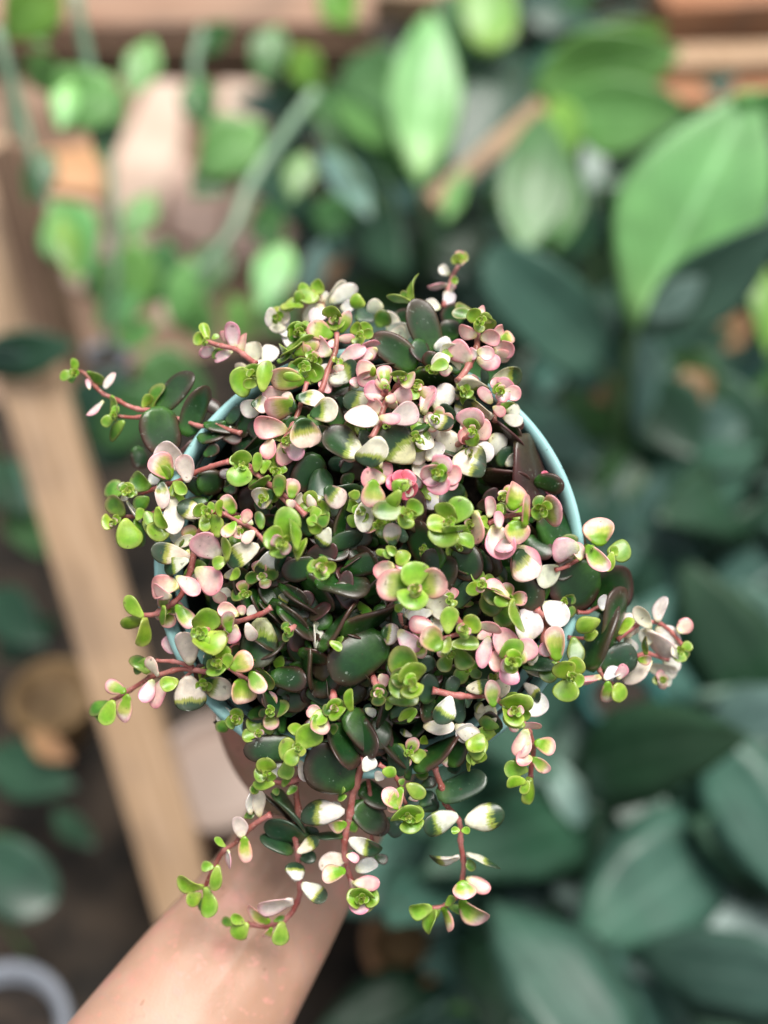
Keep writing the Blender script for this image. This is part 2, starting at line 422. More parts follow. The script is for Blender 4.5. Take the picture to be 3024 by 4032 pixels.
bg_pot('plant_pot', 885, 2030, 1.06, .042, .10, M_TERRA, 'terracotta pot just right of the forearm', inner=M_OCHRE)
bg_pot('plant_pot', 850, 1840, 1.12, .040, .08, M_TERRA, 'terracotta pot above the other one, right of the wrist', inner=M_TERRA)
bg_pot('plant_pot', 1345, 1500, .95, .034, .06, M_TEAL, 'deep teal pot below the white shoot at the right')
bg_pot('plant_pot', 225, 770, 1.36, .030, .06, M_GREY, 'pale grey pot behind the shoot at the upper left')

# ------------------------------------------------------------------ background plants
KB = {
 'LG': (C(.32,.62,.20), C(.27,.62,.20), C(.24,.58,.19), C(.22,.46,.16), .35, .3, .3, 0.),
 'MG': (C(.19,.45,.11), C(.17,.42,.10), C(.15,.38,.09), C(.17,.33,.09), .35, .3, .3, 0.),
 'YG': (C(.26,.46,.07), C(.20,.44,.06), C(.17,.40,.05), C(.24,.40,.08), .35, .3, .3, 0.),
 'SG': (C(.20,.33,.26), C(.18,.31,.25), C(.17,.29,.24), C(.22,.34,.26), .35, .3, .3, 0.),
 'BG': (C(.075,.175,.125), C(.065,.155,.115), C(.06,.145,.11), C(.08,.17,.12), .35, .3, .3, 0.),
 'DG': (C(.034,.100,.052), C(.030,.090,.048), C(.027,.080,.044), C(.04,.095,.05), .35, .3, .3, 0.),
 'TN': (C(.42,.26,.13), C(.38,.23,.11), C(.34,.20,.10), C(.3,.18,.1), .35, .3, .3, 0.),
 'MD': (C(.085,.24,.07), C(.075,.21,.06), C(.065,.185,.055), C(.08,.19,.065), .35, .3, .3, 0.),
}
M_BSTEM = noise_mat('green_stem', (.10, .20, .07), (.20, .32, .14), scale=20, rough=.5, bump=.1, dist=.001)
M_PSTEM = noise_mat('pale_vine_stem', (.20, .34, .22), (.30, .44, .30), scale=20, rough=.5, bump=.1, dist=.001)
def bleaf(plant, k, bx, by, tx, ty, w, d0, d1, roll=0.0, shape='lance', bend=-.10, fold=.10):
    B, T = atd(bx, by, d0), atd(tx, ty, d1)
    ax = T - B; y = ax.normalized(); v = (CAM - B).normalized()
    n = (v - y * v.dot(y)).normalized(); n = Matrix.Rotation(roll, 3, y) @ n
    W = w / FD * (d0 + d1) / 2 / max(.5, math.cos(roll))
    V, F, A = leaf_arrays(ax.length, W, .05, rnd, cols=12, shape=shape, cup=.0, bend=bend, twist=rnd.uniform(-.2, .2), wav=.06, fold=fold)
    me = mesh_np('leaf', V @ np.array(frame(y, n)).T, F); put_attrs(me, color_attrs(k, len(V), rnd, KB), A)
    return link('leaf', me, M_BROAD, plant, B)
def bstem(plant, pts, w, mat=None):
    P = catmull([atd(*p) for p in pts], 6); o0 = P[0]
    r = w / 2 / FD * pts[0][2]
    V, F = tube_arrays([p - o0 for p in P], [r * (1 - .35 * i / len(P)) for i in range(len(P))], 8)
    return link('stem', mesh_np('stem', V, F), mat or M_BSTEM, plant, o0)
def bplant(name, px, py, label): 
    return empty(name, on_ground(px, py), label, 'plant')

p = bplant('broadleaf_plant', 1340, 1000, 'plant with one giant bright green leaf, upper right behind the pot')
for a in (('LG',1368,705,1632,185,315,1.02,.97,.10,'lance',-.06,.10), ('BG',1388,725,1700,470,165,.985,.93,.3,'lance',-.05,.08), ('SG',1400,690,1520,600,80,.97,.95,.3,'lance',-.05,.08),
          ('BG',1300,790,1060,545,175,1.06,1.02,.2,'round',-.12,.10), ('SG',1280,770,1120,560,90,1.08,1.05,.2,'lance',-.12,.10),
          ('BG',1330,760,1600,640,120,1.14,1.14,.3,'lance',-.1,.1), ('DG',1340,820,1660,720,130,1.18,1.2,0,'lance',-.1,.1),
          ('SG',1320,640,1300,740,60,1.06,1.05,0,'lance',0,.1), ('LG',1590,205,1730,290,110,.98,1.0,.3,'lance',-.2,.1)): bleaf(p, *a)
bstem(p, ((1335,1000,1.2),(1345,850,1.1),(1372,690,1.02)), 26); bstem(p, ((1335,950,1.2),(1315,830,1.1),(1290,780,1.06)), 20)

p = bplant('broadleaf_plant', 1290, 620, 'plant with broad arching mid green leaf below the top right boards')
for a in (('MG',1150,190,1470,110,190,1.34,1.28,.15,'lance',-.12,.10), ('MG',1200,250,1480,240,170,1.33,1.27,-.2,'lance',-.14,.10), ('YG',1250,120,1440,60,90,1.36,1.34,.2,'lance',-.1,.1), ('DG',1290,430,1420,160,230,1.32,1.36,-.15,'round',-.1,.08),
          ('SG',1270,430,1300,200,60,1.30,1.33,.2,'lance',-.1,.05), ('MD',1130,560,1180,215,160,1.2,1.26,.2,'lance',-.12,.1),
          ('MD',1200,540,1240,330,90,1.24,1.3,.2,'lance',-.1,.1), ('DG',1250,560,1180,420,150,1.3,1.3,0,'round',-.1,.1), ('YG',1200,220,1230,330,90,1.3,1.26,0,'lance',-.1,.1)): bleaf(p, *a)
bstem(p, ((1290,620,1.4),(1280,520,1.34),(1285,420,1.31)), 18)

p = bplant('broadleaf_plant', 930, 600, 'plant with one tall upright pale green leaf at the upper middle')
for a in (('LG',905,400,935,10,165,1.28,1.3,.1,'lance',-.06,.10), ('MD',880,400,650,160,150,1.32,1.4,.2,'lance',-.08,.08), ('MG',860,330,700,200,60,1.30,1.38,.2,'lance',-.08,.08),
          ('DG',985,430,1120,90,165,1.36,1.42,-.2,'lance',-.06,.1), ('YG',1062,115,1050,-70,125,1.38,1.4,.1,'round',-.1,.08),
          ('DG',880,600,680,270,150,1.3,1.36,-.3,'lance',-.06,.1), ('SG',800,470,690,300,70,1.28,1.35,.4,'lance',-.1,.1), ('DG',930,560,1040,430,150,1.38,1.4,0,'round',-.1,.1),
          ('YG',760,60,700,-60,90,1.45,1.45,0,'lance',-.1,.1), ('MD',1010,140,960,-30,90,1.45,1.45,0,'lance',-.1,.1), ('MD',840,240,770,110,140,1.42,1.45,0,'round',-.1,.1),
          ('MG',960,480,1010,360,46,1.25,1.25,0,'lance',-.1,.1)): bleaf(p, *a)
bstem(p, ((930,600,1.4),(915,500,1.32),(905,395,1.28)), 18); bstem(p, ((890,560,1.38),(780,400,1.3),(680,240,1.3)), 12)

p = bplant('climbing_vine', 220, 760, 'pale stemmed vine with heart-shaped green leaves, upper left')
for st in (((-10,60,1.0),(40,230,1.02),(75,350,1.03),(100,440,1.04)), ((160,-20,1.0),(190,130,1.02),(220,260,1.03),(240,420,1.04),(248,600,1.06),(230,760,1.1)),
           ((680,200,1.2),(600,310,1.15),(540,400,1.12),(500,500,1.1),(420,600,1.1)), ((0,90,1.02),(20,180,1.03),(30,300,1.04)), ((440,60,1.2),(420,160,1.2),(470,300,1.2))):
    bstem(p, st, 26, M_PSTEM)
for a in (('YG',130,-30,10,80,130,1.0,1.0,.1,'lance',-.1,.1), ('MG',30,-40,90,90,90,1.02,1.0,.1,'lance',-.1,.1), ('MG',235,165,120,270,150,1.02,1.0,.2,'lance',-.1,.12), ('LG',150,180,130,270,60,1.0,.98,.2,'lance',-.1,.12), ('MD',225,200,225,340,80,1.04,1.02,-.5,'lance',-.1,.1), ('MG',215,175,262,270,70,1.03,1.02,0,'lance',-.1,.1),
          ('LG',115,440,190,590,135,1.04,1.02,.2,'lance',-.1,.12), ('YG',130,470,160,600,70,1.03,1.0,0,'lance',-.1,.1),
          ('MD',500,50,410,120,62,1.2,1.2,0,'lance',-.1,.1), ('MD',425,165,440,270,80,1.2,1.18,.2,'lance',-.2,.1), ('MD',400,200,440,255,60,1.2,1.2,0,'lance',-.1,.1),
          ('MG',560,270,430,370,140,1.15,1.13,.2,'lance',-.1,.1), ('MG',470,280,560,380,90,1.17,1.15,-.2,'lance',-.1,.1), ('MD',480,360,420,420,90,1.16,1.14,.2,'lance',-.1,.1), ('MG',660,330,630,430,70,1.1,1.08,.1,'lance',-.1,.1),
          ('LG',620,530,560,660,95,1.12,1.08,.1,'lance',-.1,.1), ('MD',480,520,440,640,90,1.2,1.18,0,'lance',-.1,.1), ('MG',300,520,260,700,120,1.15,1.15,0,'lance',-.1,.1),
          ('MD',360,520,330,660,110,1.17,1.17,0,'lance',-.1,.1), ('MG',420,560,370,700,80,1.15,1.15,.2,'lance',-.1,.1), ('LG',210,700,300,640,80,1.14,1.12,0,'lance',-.1,.1), ('MG',250,740,340,700,70,1.14,1.14,0,'lance',-.1,.1),
          ('MD',700,430,740,500,90,1.14,1.14,0,'round',-.1,.1), ('SG',650,640,700,520,60,1.12,1.1,0,'lance',-.1,.1), ('MD',560,720,640,640,80,1.2,1.2,0,'lance',-.1,.1),
          ('MG',60,120,130,200,80,1.06,1.04,.2,'lance',-.1,.1), ('MD',110,330,60,430,70,1.06,1.04,.2,'lance',-.1,.1), ('MG',330,90,280,200,80,1.2,1.18,.2,'lance',-.1,.1), ('MD',600,60,560,170,90,1.3,1.28,.2,'lance',-.1,.1), ('YG',640,100,690,200,80,1.3,1.28,.2,'lance',-.1,.1), ('MG',330,420,270,520,70,1.16,1.14,.2,'lance',-.1,.1), ('MD',560,440,600,540,80,1.2,1.18,.2,'lance',-.1,.1), ('MG',390,640,460,740,90,1.2,1.18,.2,'lance',-.1,.1), ('MG',500,640,540,740,70,1.2,1.18,.2,'lance',-.1,.1), ('MD',200,560,250,660,90,1.16,1.14,.2,'lance',-.1,.1), ('DG',260,800,170,960,120,1.1,1.1,0,'lance',-.1,.1), ('MD',320,840,220,960,110,1.08,1.08,0,'round',-.1,.1), ('MD',330,760,420,900,130,1.14,1.14,0,'round',-.1,.1), ('DG',200,920,280,1000,100,1.12,1.12,0,'round',-.1,.1)): bleaf(p, *a)

p = bplant('dark_plant', 20, 1100, 'dark green leaf reaching in from the left edge above the pale post')
bleaf(p, 'DG', -60, 790, 160, 745, 110, .97, .96, .3, 'lance', -.05, .08); bleaf(p, 'BG', -60, 760, 60, 770, 60, .96, .95, .5, 'lance', -.05, .08)
bstem(p, ((20, 1100, 1.1), (-20, 950, 1.02), (-60, 790, .97)), 16)
p = bplant('dark_plant', 60, 1990, 'sparse dull green plant in the dark left of the pale post')
bleaf(p, 'DG', -60, 1850, 110, 1950, 150, 1.02, 1.0, .2, 'round', -.1, .08); bleaf(p, 'MD', -50, 1830, 60, 1870, 90, 1.04, 1.03, .2, 'round', -.1, .08)
for a in (('DG',-40,1280,90,1390,110,1.12,1.08,.3,'lance',-.1,.1), ('DG',0,1420,110,1340,90,1.14,1.1,-.3,'lance',-.1,.1), ('DG',-40,1640,150,1700,120,1.14,1.1,.2,'lance',-.1,.1), ('MD',20,1080,90,1200,90,1.16,1.12,.2,'lance',-.1,.1), ('DG',-30,1000,60,1100,110,1.16,1.12,0,'lance',-.1,.1), ('DG',120,1750,200,1830,60,1.12,1.1,.4,'lance',-.1,.1), ('TN',60,1590,150,1640,60,1.12,1.1,.2,'lance',-.1,.1)): bleaf(p, *a)
bstem(p, ((60, 2060, 1.06), (0, 1980, 1.05), (-60, 1850, 1.02)), 14)

# dense mid right foliage
p = bplant('shade_plant', 1400, 1250, 'dense dark shade plant filling the right side behind the pot rim')
mid = [('BG',1200,760,1340,800,120), ('MD',1230,800,1420,900,170), ('MD',1340,960,1240,850,150), ('MG',1400,740,1480,790,60), ('MD',1440,760,1560,860,90), ('SG',1500,720,1600,760,70),
       ('DG',1380,820,1500,980,150), ('BG',1420,1000,1600,900,120), ('SG',1440,1040,1560,940,70), ('DG',1300,900,1280,1080,140), ('MD',1400,930,1300,1100,120), ('DG',1460,1080,1640,1040,150),
       ('SG',1640,1000,1680,1120,110), ('MD',1640,880,1600,1060,90), ('BG',1540,1180,1670,1150,90), ('MD',1650,760,1680,900,80), ('DG',1350,1120,1500,1160,150), ('DG',1330,1050,1420,1220,140),
       ('BG',1410,1200,1330,1300,100), ('SG',1440,1330,1600,1250,95), ('SG',1460,1350,1660,1330,90), ('DG',1500,1200,1650,1230,110), ('MD',1560,1060,1660,1200,100), ('DG',1260,1000,1330,1180,120), ('BG',1330,820,1260,980,110), ('DG',1520,820,1620,980,130), ('TN',1290,820,1330,870,60), ('TN',1480,800,1520,870,70), ('TN',1560,700,1600,740,80), ('YG',1640,560,1670,760,60), ('MG',1430,880,1500,900,50), ('TN',1400,1230,1480,1250,60), ('TN',1180,950,1220,1010,40)]
for i, (k, bx, by, tx, ty, w) in enumerate(mid):
    d = 1.16 + .10 * rnd.random(); bleaf(p, k, bx, by, tx, ty, w * 1.15, d, d - .03, rnd.uniform(-.4, .4), rnd.choice(('lance', 'lance', 'lance', 'round')), -.12, .1)
for x, y in ((1300, 1000), (1420, 1010), (1520, 1120), (1460, 1300)):
    bstem(p, ((1400, 1330, 1.36), ((x + 1400) / 2, (y + 1330) / 2, 1.28), (x, y, 1.2)), 13)

# sage leaved plant, lower right
p = bplant('sage_leaved_plant', 1180, 2080, 'plant with large drooping grey-green leaves, lower right')
low = [('SG',1080,1480,1010,1870,200,1.0,.94), ('SG',1130,1500,1160,1900,230,1.02,.95), ('BG',1190,1480,1290,1860,200,1.04,.98), ('MD',1230,1480,1330,1700,150,1.06,1.02), ('DG',1290,1640,1560,1990,250,1.02,.95), ('BG',1320,1660,1480,1880,110,.99,.94),
       ('SG',1330,1440,1520,1640,120,1.1,1.06), ('BG',1400,1480,1600,1700,170,1.12,1.08), ('SG',1250,1820,1240,2010,120,1.0,.97), ('SG',1290,1930,1430,2250,190,.98,.93), ('BG',1200,1960,1180,2240,180,1.02,.98), ('SG',1020,2030,1130,2230,150,1.02,.98),
       ('BG',930,1560,920,1900,150,1.08,1.0), ('SG',960,1700,930,2010,130,1.03,.98), ('DG',1000,1900,1110,2080,180,1.06,1.04), ('DG',1160,1880,1260,2080,160,1.06,1.04), ('BG',1020,1830,1000,1990,120,1.0,.97), ('MD',1080,1520,1060,1760,90,.99,.94),
       ('SG',1560,1600,1690,1680,100,1.0,.98), ('MD',1500,1700,1660,1760,110,1.08,1.06), ('MD',1450,1760,1640,1880,150,1.1,1.06), ('DG',1540,1560,1660,1800,150,1.14,1.12), ('SG',1180,1640,1260,1780,60,.96,.94), ('MD',1560,1420,1670,1540,120,1.12,1.1), ('DG',1400,1400,1560,1500,140,1.16,1.14), ('DG',960,1460,1080,1600,160,1.14,1.1),
       ('DG',1340,2060,1480,2120,120,1.08,1.06), ('MG',960,2230,1060,2100,70,1.06,1.04), ('TN',1480,1540,1560,1600,70,1.05,1.04), ('YG',1600,1850,1680,1960,90,1.04,1.03), ('TN',960,1800,1000,1860,50,1.02,1.01), ('YG',840,2190,900,2150,60,1.06,1.04), ('YG',1560,1380,1640,1420,50,1.05,1.04)]
for (k, bx, by, tx, ty, w, d0, d1) in low:
    bleaf(p, k, bx, by, tx, ty, w * 1.1, d0, d1, rnd.uniform(-.35, .35), rnd.choice(('lance', 'lance', 'lance', 'round')), -.10, .1)
for pts in (((1180,2080,1.14),(1140,1700,1.08),(1100,1480,1.0)), ((1180,2080,1.14),(1260,1750,1.1),(1300,1620,1.02)), ((1180,2080,1.14),(1250,2000,1.05),(1290,1930,.98)), ((1180,2080,1.14),(1380,1700,1.12),(1400,1460,1.1))):
    bstem(p, pts, 18)
# shaded ground cover under the plants, a mass nobody could count
VV, FF, AA, CC, off = [], [], [], [[] for _ in range(5)], 0
o0 = on_ground(1250, 1500)
for i in range(800):
    px, py = rnd.uniform(640, 1740), rnd.uniform(150, 2260)
    if px < 900 and py > 760: continue
    if px > 1400 and (py < 330 or py > 1960): continue
    if px < 780 and py > 420 and py < 640 and rnd.random() < .6: continue
    B = on_ground(px, py) + Vector((0, 0, rnd.uniform(.02, .30)))
    d = Vector((rnd.uniform(-1, 1), rnd.uniform(-1, .4), rnd.uniform(-.1, .9))).normalized()
    L_ = rnd.uniform(.10, .22)
    V, F, A = leaf_arrays(L_, L_ * rnd.uniform(.4, .65), .05, rnd, rows=np.array([0, .15, .35, .6, .8, .93, 1.0]), cols=6, shape='lance', cup=0, bend=-.2, fold=.1)
    n = Vector((rnd.uniform(-.5, .5), rnd.uniform(-.8, .1), 1))
    V = V @ np.array(frame(d, n)).T + np.array(B - o0)
    VV.append(V); FF += [tuple(q + off for q in f) for f in F]; AA.append(A); off += len(V)
    for c, x in zip(CC, color_attrs(rnd.choices(['DG', 'BG', 'MD', 'SG'], [3, 4, 2, 1] if py < 1300 else [3, 6, 0, 2])[0], len(V), rnd, KB)): c.append(x)
me = mesh_np('ground_cover', np.concatenate(VV), FF); put_attrs(me, [np.concatenate(c) for c in CC], np.concatenate(AA))
gc = link('ground_cover', me, M_BROAD, None, o0); gc['kind'] = 'stuff'
gc['label'] = 'shaded mass of dark green leaves on the ground behind the pot'; gc['category'] = 'foliage'
# ------------------------------------------------------------------ the pot in the hand
RIM_D = 0.39
PC = at(1456.6, 2210, RIM_D)
NRM = (CAM - PC).normalized()
RR = 852 * RIM_D / FPX                     # rim radius, about 75 mm
EX = (RGT - NRM * RGT.dot(NRM)).normalized(); EY = NRM.cross(EX)
POT_H = 0.074
M_POT = noise_mat('turquoise_plastic', (.38, .72, .72), (.44, .78, .78), scale=60, rough=.38, bump=.05, dist=.0003)
def rim_marks(m):
    N, L = m.node_tree.nodes, m.node_tree.links; B = N['Principled BSDF']
    src = B.inputs['Base Color'].links[0].from_socket
    tc = N.new('ShaderNodeTexCoord')
    a = nd(N, 'ShaderNodeTexNoise', Scale=420.0, Detail=2.0); L.new(tc.outputs['Object'], a.inputs['Vector'])
    b = nd(N, 'ShaderNodeTexNoise', Scale=35.0, Detail=4.0); L.new(tc.outputs['Object'], b.inputs['Vector'])
    f = math_n(N, L, 'MULTIPLY', smooth_n(N, L, a.outputs[0], .64, .70), smooth_n(N, L, b.outputs[0], .42, .6))
    c = mix_c(N, L, math_n(N, L, 'MULTIPLY', f, .7), src, (.07, .06, .045))
    c = mix_c(N, L, math_n(N, L, 'MULTIPLY', smooth_n(N, L, b.outputs[0], .5, .75), .35), c, (.42, .60, .58))
    L.new(c, B.inputs['Base Color'])
rim_marks(M_POT)
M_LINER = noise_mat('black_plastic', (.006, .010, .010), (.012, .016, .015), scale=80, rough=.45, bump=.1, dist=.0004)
M_SOIL = noise_mat('potting_soil', (.006, .005, .004), (.030, .022, .015), scale=260, rough=.95, bump=1.0, dist=.003)
PB = PC - NRM * POT_H
pot = empty('flower_pot', PB, 'turquoise plastic pot full of trailing pink and green succulent, held in a hand', 'pot')
pot.rotation_euler = NRM.to_track_quat('Z', 'Y').to_euler()
r0 = RR
link('body', lathe('pot_body', [(0, .0), (.050, .0), (.0525, .0015), (r0 - .0056, POT_H - .012), (r0 - .0052, POT_H - .0085), (r0 - .0058, POT_H - .0085), (r0 - .0066, POT_H - .012), (.0500, .004), (0, .004)], 96), M_POT, pot)
rp = []
for k in range(13):
    a = -math.pi * .5 + math.pi * 2 * k / 12
    rp.append((r0 - .0018 + .0018 * math.cos(a), POT_H - .0018 + .0018 * math.sin(a)))
link('rim', lathe('pot_rim', [(r0 - .0048, POT_H - .012), (r0 - .0030, POT_H - .0036)] + rp[1:7] + [(r0 - .0036, POT_H - .0018), (r0 - .0040, POT_H - .005), (r0 - .0050, POT_H - .012)], 128), M_POT, pot)
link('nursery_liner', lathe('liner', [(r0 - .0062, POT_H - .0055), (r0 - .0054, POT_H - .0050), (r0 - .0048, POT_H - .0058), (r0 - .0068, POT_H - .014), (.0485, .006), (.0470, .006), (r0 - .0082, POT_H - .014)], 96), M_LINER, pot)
V, F = [], []
for i in range(15):
    for j in range(48):
        a = 2 * math.pi * j / 48; rr = (r0 - .013) * i / 14
        V.append((rr * math.cos(a), rr * math.sin(a), POT_H - .034 + .004 * mnoise.noise(Vector((rr * 90 * math.cos(a), rr * 90 * math.sin(a), 2)))))
for i in range(14):
    for j in range(48):
        k = (j + 1) % 48; F.append((i * 48 + j, i * 48 + k, (i + 1) * 48 + k, (i + 1) * 48 + j))
link('soil', mesh_np('soil', V, F), M_SOIL, pot)

# ------------------------------------------------------------------ the succulent
def P_h(px, py, h):
    """point on the line of sight through a photo pixel, h metres above the rim plane"""
    d = ray(px, py)
    t = ((PC + NRM * h - CAM).dot(NRM)) / d.dot(NRM)
    return CAM + d * t
def rho(px, py): return math.hypot(px - 1456.6, py - 2210) / 852
def dome(px, py):
    q = rho(px, py)
    if q < 1: return .004 + .019 * (1 - q * q)
    return .004 - (q - 1) * .030
CROP = {'A': (200, 950, .60277), 'B': (1100, 950, .60277), 'C': (1900, 1400, .60277), 'D': (200, 1850, .60277),
        'E': (1100, 1850, .60277), 'F': (1800, 2200, .60277), 'J': (600, 2700, .60277), 'K': (1300, 2800, .48222)}
OFF = {'D': -.008, 'B': -.010, 'd': -.005, 'G': .004, 'g': .001, 'W': -.002, 'P': .001, 'V': .000, 'N': -.003, 'S': .001, 'X': .001, 'U': .003, 'H': -.002, 'Y': .006}
